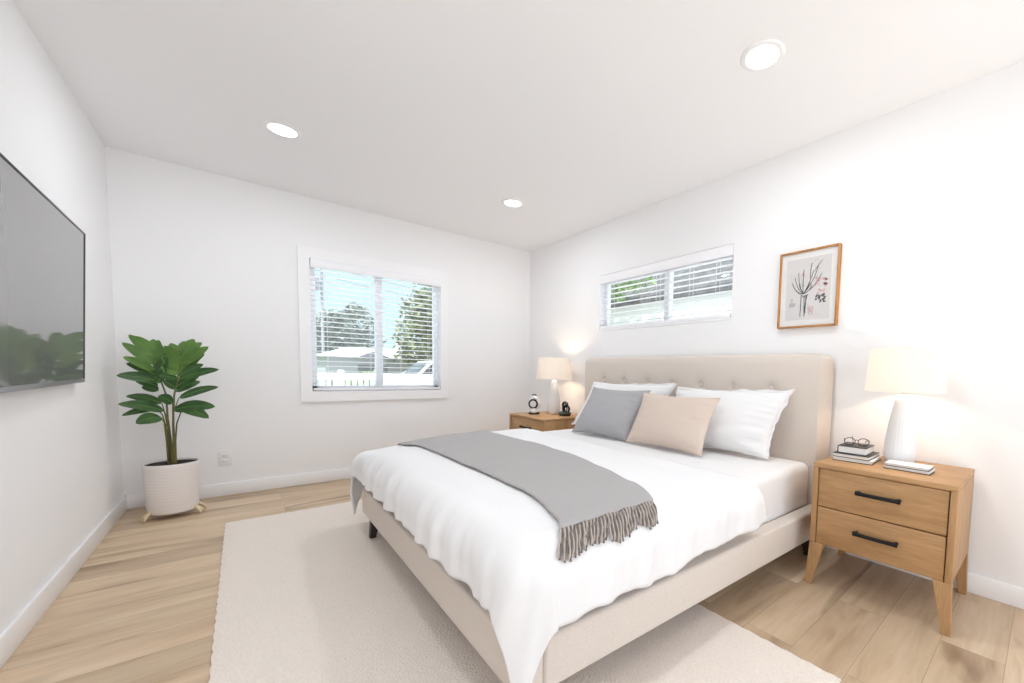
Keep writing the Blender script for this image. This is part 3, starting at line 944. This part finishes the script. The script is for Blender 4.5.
# ------------------------------------------------------------------ framed print
frame_wood = wood('frame_wood', (.52, .25, .075), (.38, .17, .05), 'z')
py0, py1, pz0, pz1 = -3.440, -3.090, 1.329, 1.797
pc = ((py0 + py1) / 2, (pz0 + pz1) / 2); pw, ph = (py1 - py0) / 2, (pz1 - pz0) / 2
pic = tag(empty('picture_frame', (W, pc[0], pc[1])), 'oak-framed botanical print on the right wall above the nightstand', 'picture')
b = MB(); fd, ft = .034, .010
b.box((-fd, -pw, -ph), (-.001, -pw + ft, ph), frame_wood, .001); b.box((-fd, pw - ft, -ph), (-.001, pw, ph), frame_wood, .001)
b.box((-fd, -pw + ft, ph - ft), (-.001, pw - ft, ph), frame_wood, .001); b.box((-fd, -pw + ft, -ph), (-.001, pw - ft, -ph + ft), frame_wood, .001)
b.build('frame', pic)
MB().box((-.020, -pw + ft, -ph + ft), (-.004, pw - ft, ph - ft), mat('mat_board', (.9, .895, .89), .7)).build('mat_board', pic)
ink = mat('print_ink', (.05, .05, .055), .8); pink = mat('print_pink', (.78, .45, .45), .8); rust = mat('print_rust', (.55, .22, .12), .8); inkg = mat('print_grey_green', (.22, .24, .2), .8)
iw, ih = .130, .186
b = MB(); b.box((-.0215, -iw, -ih), (-.0200, iw, ih), mat('print_paper', (.74, .72, .715), .8))
def pt(s, t, lift=.0222): return (-lift, iw - s * 2 * iw, -ih + t * 2 * ih)      # s: left->right, t: bottom->top
def stroke(pts, r, m): b.tube([pt(*p) for p in pts], [r * .3 if False else r] * len(pts), m, 5)
def curve(p0, p1, bend, n=7):
    (a0, b0), (a1, b1) = p0, p1
    return [(lerp(a0, a1, k / n) - (b1 - b0) * bend * math.sin(PI * k / n), lerp(b0, b1, k / n) + (a1 - a0) * bend * math.sin(PI * k / n)) for k in range(n + 1)]
for p0, p1, bd in [((.40, .42), (.14, .62), .15), ((.40, .42), (.20, .70), .1), ((.40, .42), (.28, .78), .08), ((.40, .42), (.40, .82), .02), ((.41, .42), (.62, .78), -.05), ((.41, .42), (.72, .84), -.08), ((.42, .42), (.80, .72), -.1), ((.42, .42), (.60, .55), -.12), ((.39, .42), (.24, .50), .15), ((.55, .66), (.58, .9), .05), ((.64, .76), (.80, .92), .05), ((.42, .44), (.30, .58), .1), ((.42, .44), (.55, .62), -.1)]:
    stroke(curve(p0, p1, bd), .0017, ink)
for p0, p1, bd in [((.36, .40), (.35, .05), .01), ((.43, .40), (.45, .05), -.01), ((.50, .40), (.45, .06), -.05), ((.36, .40), (.42, .36), .1), ((.42, .36), (.52, .40), .1), ((.47, .38), (.46, .1), 0.02)]:
    stroke(curve(p0, p1, bd), .0021, ink)
rnd = random.Random(4)
def dab(s, t, r, m, k=7):
    pts = []
    for q in range(k):
        a = 2 * PI * q / k
        rr = r * rnd.uniform(.7, 1.2)
        pts.append((s + rr * math.cos(a), t + rr * .72 * math.sin(a)))
    b.add([pt(*p, lift=.0222) for p in pts], [list(range(k))], m)
for k in range(14): dab(rnd.uniform(.36, .46), rnd.uniform(.70, .82), rnd.uniform(.008, .018), pink)
for k in range(22): dab(rnd.uniform(.66, .92), rnd.uniform(.52, .66), rnd.uniform(.012, .034), pink)
for k in range(10): dab(rnd.uniform(.72, .88), rnd.uniform(.40, .47), rnd.uniform(.01, .022), pink)
for k in range(26): dab(rnd.uniform(.70, .90), rnd.uniform(.24, .38), rnd.uniform(.014, .032), ink)
for k in range(24): dab(rnd.uniform(.28, .62), rnd.uniform(.46, .60), rnd.uniform(.005, .013), inkg)
for k in range(10): dab(rnd.uniform(.55, .85), rnd.uniform(.78, .95), rnd.uniform(.005, .012), inkg)
stroke([(.53, .20), (.64, .20), (.63, .08), (.55, .08), (.53, .20)], .0014, rust)
for k in range(8): dab(rnd.uniform(.55, .62), rnd.uniform(.09, .18), rnd.uniform(.008, .016), rust)
for s0 in (.09, .14, .19): stroke([(s0, .22), (s0 + .01, .29), (s0 + .035, .28), (s0 + .03, .22)], .0009, inkg)
stroke([(.12, .30), (.15, .36), (.17, .31)], .0009, inkg)
b.build('print', pic)
pglass = glass.copy(); pglass.name = 'picture_glass'
pglass.node_tree.nodes['Transparent BSDF'].inputs[0].default_value = (.99, .99, .99, 1)
gp = MB().box((-.0255, -pw + ft, -ph + ft), (-.0245, pw - ft, ph - ft), pglass).build('picture_glass', pic)

# ------------------------------------------------------------------ television
screen = mat('tv_screen', (.20, .20, .205), .05, spec=1.0)
bsdf(screen).inputs['IOR'].default_value = 1.75
tvc = empty('television', (.0, -1.613, .918))
tag(tvc, 'large flat-screen television mounted on the left wall reflecting the plant', 'television')
tw, tht, tth = 1.29, .749, .030
body = Matrix.Translation((.0505, 0, 0)) @ Matrix.Rotation(math.radians(1.55), 4, 'Z') @ Matrix.Rotation(math.radians(2.26), 4, 'Y')
b = MB()
b.box((-tth, -tw / 2, 0), (-.004, tw / 2, tht), mat('tv_back', (.03, .03, .032), .5), .004, body)
b.build('cabinet', tvc)
b = MB(); bz = .0065
blk = mat('tv_bezel', (.015, .015, .017), .3)
for lo, hi in (((-.006, -tw / 2, 0), (.002, -tw / 2 + bz, tht)), ((-.006, tw / 2 - bz, 0), (.002, tw / 2, tht)), ((-.006, -tw / 2 + bz, tht - bz), (.002, tw / 2 - bz, tht))):
    b.box(lo, hi, blk, .001, body)
b.build('bezel', tvc)
MB().box((-.006, -tw / 2 + bz, 0), (.003, tw / 2 - bz, .018), mat('tv_silver', (.30, .30, .31), .35, metal=.7), .001, body).build('lower_trim', tvc)
MB().box((-.004, -tw / 2 + bz, .018), (-.001, tw / 2 - bz, tht - bz), screen, 0, body).build('screen', tvc)
MB().box((.0005, -.2, .25), (.03, .2, .5), M['black'], .002).build('wall_mount', tvc)

# ------------------------------------------------------------------ wall outlet
ot = tag(empty('wall_outlet', (.514, 0, .292)), 'white double socket low on the back wall beside the potted plant', 'outlet')
op = mat('outlet_plastic', (.82, .82, .82), .35)
MB().box((-.038, -.007, -.06), (.038, 0, .06), op, .003).build('cover_plate', ot)
for zz in (-.021, .021):
    f_ = MB().box((-.017, -.0095, zz - .016), (.017, -.006, zz + .016), op, .003).build('socket_face', ot)
    b = MB()
    b.box((-.008, -.0099, zz - .004), (-.005, -.0094, zz + .007), M['cover_gray']); b.box((.005, -.0099, zz - .004), (.008, -.0094, zz + .007), M['cover_gray'])
    b.build('socket_slots', f_)

# ------------------------------------------------------------------ potted plant
PX, PY = .265, -.36
plant = tag(empty('potted_plant', (PX, PY, 0)), 'tall green leafy plant in a white claw-footed pot in the left back corner', 'plant')
b = MB()
b.lathe([(.02, .028), (.100, .030), (.116, .040), (.122, .07), (.1275, .2), (.130, .33), (.1315, .358), (.129, .364), (.1255, .362), (.1240, .345), (.121, .30), (.02, .30)], M['pot'], 64)
pot = b.build('pot', plant)
MB().lathe([(.001, .352), (.06, .354), (.1235, .352), (.1225, .340), (.001, .340)], M['soil'], 40, cap=False).build('soil', plant)
for k, a in enumerate((-2.55, -.45, .35, 2.55, )):
    b = MB()
    ca, sa = math.cos(a), math.sin(a)
    for q, sp_ in enumerate((-.35, .35)):
        c2, s2 = math.cos(a + sp_), math.sin(a + sp_)
        pts = [(.100 * ca, .100 * sa, .055), (.120 * ca, .120 * sa, .050), (.120 * ca + .022 * c2, .120 * sa + .022 * s2, .034), (.120 * ca + .034 * c2, .120 * sa + .034 * s2, .016), (.120 * ca + .036 * c2, .120 * sa + .036 * s2, .001)]
        b.tube(pts, [.009, .011, .0105, .0075, .0015], M['pale_claw'], 10)
    b.build('claw_foot', plant)

def leaf_mesh(b, base, tip, width, m, droop=.03, fold=.22, n=14, twist=0):
    base, tip = Vector(base), Vector(tip)
    d = tip - base; ln = d.length
    fw = d.normalized()
    side = fw.cross(Vector((0, 1, 0)))                # leaf blades mostly face the room (-y) and up
    if side.length < .05: side = fw.cross(Vector((0, 0, 1)))
    side.normalize()
    nrm = side.cross(fw).normalized()
    if nrm.y > 0: nrm = -nrm
    nrm = (nrm + Vector((0, 0, .45))).normalized(); nrm = (nrm - fw * nrm.dot(fw)).normalized()
    side = fw.cross(nrm).normalized()
    vs, fs = [], []
    cols = [-1, -.72, -.38, 0, .38, .72, 1]
    for i in range(n + 1):
        t = i / n
        w = width / 2 * (math.sin(PI * min(1, t ** .82)) ** .62) + .0006
        c_ = base + d * t + Vector((0, 0, 1)) * (droop * ln * 4 * t * (1 - t)) - Vector((0, 0, 1)) * 0
        for q in cols:
            ripple = .012 * width * 10 * math.sin(t * 26 + (1 if q > 0 else 0)) * abs(q) * .12
            vs.append(c_ + side * (w * q) + nrm * (fold * w * abs(q) - .10 * w * q * q + ripple) )
    K = len(cols)
    for i in range(n):
        for q in range(K - 1):
            k = i * K + q; fs.append([k, k + 1, k + K + 1, k + K])
    b.add(vs, fs, m, True)
    b.tube([base + d * (k / 6) + Vector((0, 0, 1)) * (droop * ln * 4 * (k / 6) * (1 - k / 6)) + nrm * .0004 for k in range(7)], [.0024, .0022, .002, .0017, .0013, .001, .0005], M['vein'], 5)
LEAVES = [
 ('A', (-.054, -.03, 1.061), (-.161, .03, 1.198), .068), ('A', (-.057, -.02, 1.013), (-.18, -.05, 1.144), .072),
 ('A', (-.056, -.02, .972), (-.172, -.10, 1.055), .066), ('A', (-.053, 0, .93), (-.129, .05, .986), .060),
 ('A', (-.06, -.02, 1.047), (-.056, .02, 1.177), .074), ('A', (-.051, -.02, 1.006), (-.028, .06, 1.147), .062),
 ('A', (-.046, -.02, .972), (.006, -.03, 1.132), .078), ('A', (-.043, -.01, .903), (-.205, -.08, .94), .084),
 ('A', (-.043, 0, .84), (-.121, .06, .866), .066),
 ('B', (.065, 0, 1.052), (.127, .03, 1.191), .084), ('B', (.064, 0, 1.009), (.201, -.06, 1.14), .078),
 ('B', (.058, 0, .967), (.143, .08, 1.056), .066), ('B', (.046, 0, .913), (.249, -.07, .986), .072),
 ('B', (.059, 0, 1.024), (-.003, -.06, 1.134), .078), ('B', (.053, 0, .96), (-.024, -.05, .994), .086),
 ('B', (.046, 0, .917), (-.032, -.08, .939), .066), ('B', (.043, 0, .889), (-.014, .05, .915), .058),
 ('B', (.029, 0, .832), (.146, .08, .90), .072), ('B', (.047, 0, .789), (.242, -.05, .865), .066),
 ('A', (-0.058, 0.0, 1.095), (-0.144, 0.06, 1.192), 0.066),
 ('A', (-0.054, -0.02, 1.027), (-0.159, 0.04, 1.109), 0.066),
 ('A', (-0.052, -0.01, 0.944), (-0.166, -0.06, 1.016), 0.066),
 ('A', (-0.05, -0.01, 1.061), (-0.037, 0.04, 1.174), 0.06),
 ('A', (-0.044, -0.02, 0.938), (0.007, -0.06, 1.063), 0.069),
 ('A', (-0.042, -0.02, 0.89), (-0.002, -0.05, 0.987), 0.06),
 ('A', (-0.044, 0.0, 0.868), (-0.143, 0.03, 0.906), 0.066),
 ('B', (0.068, 0.0, 1.066), (0.163, 0.05, 1.171), 0.069),
 ('B', (0.061, 0.0, 0.988), (0.176, 0.02, 1.093), 0.066),
 ('B', (0.052, 0.0, 0.935), (0.171, -0.03, 1.02), 0.066),
 ('B', (0.064, 0.0, 1.052), (0.08, 0.05, 1.175), 0.069),
 ('B', (0.062, 0.0, 1.045), (0.017, 0.04, 1.156), 0.075),
 ('B', (0.056, 0.0, 0.988), (-0.019, -0.06, 1.062), 0.078),
 ('B', (0.039, 0.0, 0.867), (0.145, 0.03, 0.941), 0.069),
 ('B', (0.037, 0.0, 0.853), (-0.017, -0.04, 0.908), 0.06),
 ('C', (-.03, 0, .756), (-.194, .09, .804), .056), ('C', (-.023, 0, .706), (-.205, -.08, .764), .066),
 ('C', (-.055, 0, .722), (-.2, -.03, .687), .042), ('C', (-.038, 0, .665), (-.13, -.14, .645), .078),
 ('C', (.021, 0, .711), (.224, -.10, .732), .082), ('C', (.06, 0, .717), (.193, -.15, .659), .068), ('C', (.017, 0, .757), (-.037, -.10, .811), .062)]
fr_ = {'A': MB(), 'B': MB()}
for k, (kind, p0, p1, wd) in enumerate(LEAVES):
    if kind == 'C':
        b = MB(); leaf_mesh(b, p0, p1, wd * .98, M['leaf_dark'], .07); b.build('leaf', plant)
    else:
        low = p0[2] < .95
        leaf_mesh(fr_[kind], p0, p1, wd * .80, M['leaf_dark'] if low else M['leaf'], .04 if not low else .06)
for kind in 'AB': fr_[kind].build('frond', plant)
STEMS = [([(0, 0, .325), (-.004, 0, .5), (-.008, 0, .642), (-.010, 0, .812), (-.035, -.005, .93), (-.053, -.02, 1.02), (-.058, -.02, 1.10)], .0066),
         ([(.010, .004, .325), (.014, 0, .5), (.016, 0, .64), (.025, 0, .80), (.045, 0, .92), (.06, 0, 1.01), (.075, .005, 1.10)], .0066),
         ([(-.012, -.006, .325), (-.017, 0, .5), (-.024, 0, .63), (-.038, 0, .665)], .0062), ([(.019, -.005, .325), (.022, 0, .5), (.032, 0, .62), (.06, 0, .717)], .0062),
         ([(.004, -.01, .325), (.002, 0, .5), (-.005, 0, .64), (-.023, 0, .706)], .0062), ([(.012, -.009, .325), (.016, 0, .5), (.018, 0, .62), (.021, 0, .711)], .0062),
         ([(-.006, .008, .325), (-.012, 0, .56), (-.03, 0, .68), (-.055, 0, .722)], .0052), ([(-.01, 0, .60), (-.018, 0, .68), (-.03, 0, .756)], .005), ([(.014, 0, .6), (.02, 0, .70), (.047, 0, .789)], .005), ([(.014, 0, .6), (.016, 0, .68), (.017, 0, .757)], .005)]
for pts, r in STEMS:
    MB().tube(pts, [lerp(r, r * .45, i / (len(pts) - 1)) for i in range(len(pts))], M['stem'], 10).build('stem', plant)

# ------------------------------------------------------------------ outdoors seen through the blinds
GZ = -.4
grass_m = leafmat('lawn', (.25, .33, .14), (.16, .24, .09)); grass_m.node_tree.nodes['Principled BSDF'].inputs['Roughness'].default_value = .9
road_m = mat('asphalt', (.33, .33, .34), .9)
struct(MB().box((-30, T + .02, GZ - .3), (60, 9, GZ), mat('driveway', (.55, .54, .52), .9)).build('ground'))
struct(MB().box((-30, 9, GZ - .3), (60, 14, GZ), road_m).build('ground'))
struct(MB().box((-30, 14, GZ - .3), (60, 90, GZ), grass_m).build('ground'))
struct(MB().box((W + T + .02, -30, GZ - .3), (60, T + .02, GZ), mat('side_yard', (.5, .49, .46), .9)).build('ground'))
struct(MB().box((-30, -40, GZ - .3), (W + T + .02, REAR - T - .02, GZ), mat('patio', (.72, .72, .71), .9)).build('ground'))

# white fence
fw_ = mat('fence_white', (.85, .85, .84), .6)
fe = tag(empty('fence', (3.8, 8, GZ)), 'low white picket fence along the yard outside the back window', 'fence')
MB().box((-4, -.03, 1.08), (4, .03, 1.25), fw_, .005).build('top_rail', fe)
MB().box((-4, -.025, .18), (4, .025, .28), fw_, .005).build('bottom_rail', fe)
b = MB()
for k in range(58):
    x = -3.95 + k * .138
    b.box((x, -.02, .28), (x + .085, .02, 1.08), fw_)
b.build('pickets', fe)
for x in (-4, -1.3, 1.3, 4):
    MB().box((x - .06, -.06, 0), (x + .06, .06, 1.33), fw_, .006).build('post', fe)

def tree(name, loc, trunk_h, blobs, m_leaf, label, cat='tree', group=None, nleaf=900, ls=.16, seed=1):
    r = random.Random(seed)
    t = tag(empty(name, loc), label, cat, group)
    if trunk_h:
        MB().tube([(0, 0, 0), (.05, .03, trunk_h * .5), (0, 0, trunk_h), (.1, 0, trunk_h * 1.35)], [.16, .13, .10, .05], wood('bark_' + name, (.16, .11, .075), (.08, .055, .04), 'z'), 8).build('trunk', t)
    b = MB(); vs, fs = [], []
    tot = sum(q[3] ** 2 for q in blobs)
    for (bx, by, bz, br_) in blobs:
        for k in range(int(nleaf * br_ ** 2 / tot)):
            z_ = r.uniform(-1, 1); a = r.uniform(0, 2 * PI); s = math.sqrt(1 - z_ * z_)
            rr = br_ * r.uniform(.55, 1.05) * (1 + .25 * noise.noise(Vector((a * 2, z_ * 3, seed))))
            c_ = Vector((bx + rr * s * math.cos(a), by + rr * s * math.sin(a), bz + rr * z_ * .9))
            u_ = Vector((r.uniform(-1, 1), r.uniform(-1, 1), r.uniform(-1, 1))).normalized(); w_2 = u_.orthogonal().normalized()
            l = ls * r.uniform(.6, 1.3); o_ = len(vs)
            n_ = u_.cross(w_2) * l * .12
            vs += [c_ - u_ * l, c_ + w_2 * l * .42 + n_, c_ + u_ * l, c_ - w_2 * l * .42 + n_]
            fs.append([o_, o_ + 1, o_ + 2, o_ + 3])
    b.add(vs, fs, m_leaf); b.build('crown', t)
    return t
lf1 = leafmat('tree_leaf_grey', (.23, .27, .22), (.11, .14, .12)); lf2 = leafmat('tree_leaf_green', (.22, .27, .10), (.08, .11, .05)); lf3 = leafmat('bush_leaf', (.32, .46, .18), (.2, .32, .1))
tree('shade_tree', (4.85, 26, GZ), 3, [(0, 0, 3.4, 1.3), (-.6, .3, 2.4, 1.2), (.5, 0, 2.3, 1.2), (0, -.3, 4.2, .8)], lf1, 'dark tree behind the grey roof, left half of the back window', 'tree', 'trees across the street', 1600, .22, 3)
tree('shade_tree', (6.9, 30.5, GZ), 3.4, [(0, 0, 4.5, 1.3), (-.5, 0, 3.2, 1.3), (.6, 0, 3.1, 1.2), (.1, .2, 5.4, .75)], lf1, 'taller dark tree by the window mullion behind the grey roof', 'tree', 'trees across the street', 1600, .22, 5)
tree('street_tree', (7.6, 15.5, GZ), 2.2, [(0, 0, 3.4, 1.7), (-.9, -.2, 2.6, 1.1), (.2, 0, 4.7, 1.3), (.9, .2, 3.2, 1.5), (-1.3, 0, 2.0, .6), (-.4, 0, 4.0, 1.2)], lf2, 'big green tree over the white car, right half of the back window', 'tree', None, 3600, .17, 8)
tree('garden_bush', (3.1, 9.2, GZ), 0, [(0, 0, .9, .42), (-.3, 0, .8, .38), (.35, 0, .95, .42), (0, .1, .4, .45)], lf3, 'bright green bush behind the white fence', 'bush', None, 900, .08, 4)

# house across the street
hs = tag(empty('house', (5.6, 18.5, GZ)), 'low house with pale grey roof across the street', 'house')
hwall = mat('house_wall', (.38, .38, .42), .8); hroof = mat('roof_shingle', (.62, .61, .66), .85)
MB().box((-2.3, -1.6, 0), (3.4, 1.6, 1.92), hwall).build('wall', hs)
b = MB()
vs = [(-2.6, -1.9, 1.86), (3.7, -1.9, 1.86), (3.7, 1.9, 1.86), (-2.6, 1.9, 1.86), (-1.2, 0, 2.36), (2.4, 0, 2.36)]
b.add(vs, [(0, 1, 5, 4), (1, 2, 5), (2, 3, 4, 5), (3, 0, 4), (3, 2, 1, 0)], hroof); b.build('roof', hs)
b = MB(); b.add([(-1.3, -1.93, 1.8), (.3, -1.93, 1.8), (-.5, -1.93, 2.12), (-1.3, -.6, 1.8), (.3, -.6, 1.8), (-.5, -.6, 2.12)], [(0, 1, 2), (3, 5, 4), (0, 2, 5, 3), (1, 4, 5, 2), (0, 3, 4, 1)], mat('gable_dark', (.22, .21, .24), .8)); b.build('gable', hs)
MB().box((-1.1, -1.62, .2), (.1, -1.58, 1.5), mat('garage_dark', (.10, .10, .11), .7)).build('garage_door', hs)
MB().box((.9, -.3, 2.2), (1.25, .1, 2.75), mat('chimney_white', (.8, .8, .8), .8)).build('chimney', hs)

# white car
ca_ = tag(empty('car', (6.0, 11, GZ)), 'white car parked on the street behind the fence', 'car')
cp = mat('car_white', (.85, .85, .86), .25, coat=.5); cg = mat('car_glass', (.05, .06, .07), .1)
def extrude(b, prof, y0, y1, m, inset=0):
    n = len(prof)
    vs = [(x, y0, z) for x, z in prof] + [(x, y1, z) for x, z in prof]
    fs = [list(range(n))[::-1], [n + k for k in range(n)]] + [[k, (k + 1) % n, n + (k + 1) % n, n + k] for k in range(n)]
    b.add(vs, fs, m)
b = bmesh.new()
pr = [(-2.15, .35), (-2.18, .75), (-2.05, .98), (-1.35, 1.1), (-1.95 + .9, 1.12), (-.55, 1.66), (.1, 1.74), (1.5, 1.70), (2.05, 1.15), (2.12, .6), (2.08, .35)]
vsl = [[b.verts.new((x, y * (1 - .10 * max(0, z - 1.1)), z)) for x, z in pr] for y in (-.85, .85)]
b.faces.new(vsl[0][::-1]); b.faces.new(vsl[1])
for k in range(len(pr)):
    j = (k + 1) % len(pr); b.faces.new([vsl[0][k], vsl[0][j], vsl[1][j], vsl[1][k]])
bmesh.ops.bevel(b, geom=b.edges[:], offset=.05, segments=3, affect='EDGES')
MB().bm(b, cp, True).build('car_body', ca_)
b = MB(); b.add([(-.93, -.852, 1.16), (-.48, -.812, 1.6), (-.1, -.806, 1.64), (-.1, -.852, 1.16)], [(0, 1, 2, 3)], cg)
b.add([(-.93, -.845, 1.16), (-.48, -.805, 1.6), (-.1, -.80, 1.64), (-.1, -.845, 1.16)], [(3, 2, 1, 0)], cg)
b.build('side_window', ca_)
b = MB(); b.add([(0, -.852, 1.16), (0, -.806, 1.64), (1.3, -.808, 1.6), (1.6, -.852, 1.16), (0, -.84, 1.16), (0, -.80, 1.64), (1.3, -.80, 1.6), (1.6, -.84, 1.16)], [(0, 1, 2, 3), (7, 6, 5, 4)], cg); b.build('side_window', ca_)
b = MB(); b.add([(-1.1, -.7, 1.12), (-.62, -.66, 1.62), (-.62, .66, 1.62), (-1.1, .7, 1.12)], [(0, 1, 2, 3)], cg); b.build('windscreen', ca_)
for x in (-1.35, 1.3):
    for y in (-.86, .70):
        MB().lathe([(.10, 0), (.2, .01), (.33, .02), (.335, .08), (.33, .14), (.2, .15), (.1, .15)], mat('tyre', (.03, .03, .03), .8), 24, xf=Matrix.Translation((x, y + .155, .335)) @ Matrix.Rotation(PI / 2, 4, 'X')).build('wheel', ca_)

# utility pole with wires
po = tag(empty('utility_pole', (3.73, 21, GZ)), 'grey utility pole with transformer, far left in the back window', 'utility pole')
pm = mat('pole_grey', (.36, .36, .40), .8)
MB().tube([(0, 0, 0), (0, 0, 8.6)], [.07, .06], pm, 10).build('pole', po)
MB().box((-.8, -.05, 7.9), (.8, .05, 8.02), pm).build('crossarm', po)
MB().lathe([(.16, 0), (.19, .03), (.19, .62), (.12, .7)], pm, 16, xf=Matrix.Translation((-.28, 0, 5.2))).build('transformer', po)
for dz in (6.0, 6.5):
    MB().tube([(lerp(0, 18, k / 20), lerp(0, 3, k / 20), dz - 1.4 * math.sin(PI * k / 20) * .35) for k in range(21)], .012, M['cover_gray'], 5).build('wire', po)

# neighbour's house beyond the high window
nh = tag(empty('neighbour_house', (7.0, .4, GZ)), 'neighbouring white house with dark grey roof beyond the high window', 'house')
MB().box((-.02, -5, 0), (6, 6, 3.1), mat('white_stucco', (.84, .84, .83), .85)).build('wall', nh)
rs = mat('dark_shingle', (.20, .20, .205), .9)
_c = coords(rs); _w = N(rs, 'ShaderNodeTexBrick', Scale=3.0); _w.inputs['Color1'].default_value = (.085, .085, .09, 1); _w.inputs['Color2'].default_value = (.16, .16, .165, 1); _w.inputs['Mortar'].default_value = (.05, .05, .05, 1)
L(rs, _c, _w.inputs['Vector']); L(rs, _w.outputs[0], bsdf(rs).inputs['Base Color'])
b = MB(); b.add([(-.15, -5.4, 3.02), (-.15, 6.4, 3.02), (3.2, 6.4, 5.4), (3.2, -5.4, 5.4), (6.5, 6.4, 3.02), (6.5, -5.4, 3.02),
                 (-.15, -5.4, 2.90), (-.15, 6.4, 2.90), (6.5, 6.4, 2.90), (6.5, -5.4, 2.90)],
                [(0, 1, 2, 3), (3, 2, 4, 5), (6, 9, 8, 7), (0, 6, 7, 1), (5, 4, 8, 9), (0, 3, 5, 9, 6), (1, 7, 8, 4, 2)], rs)
b.build('roof', nh)
tree('side_tree', (6.1, 2.9, GZ), 2.4, [(0, 0, 3.3, .7), (.1, -.9, 3.3, .5), (0, -1.7, 3.3, .4)], lf3, 'leafy tree in front of the dark roof beyond the high window', 'tree', None, 800, .12, 6)
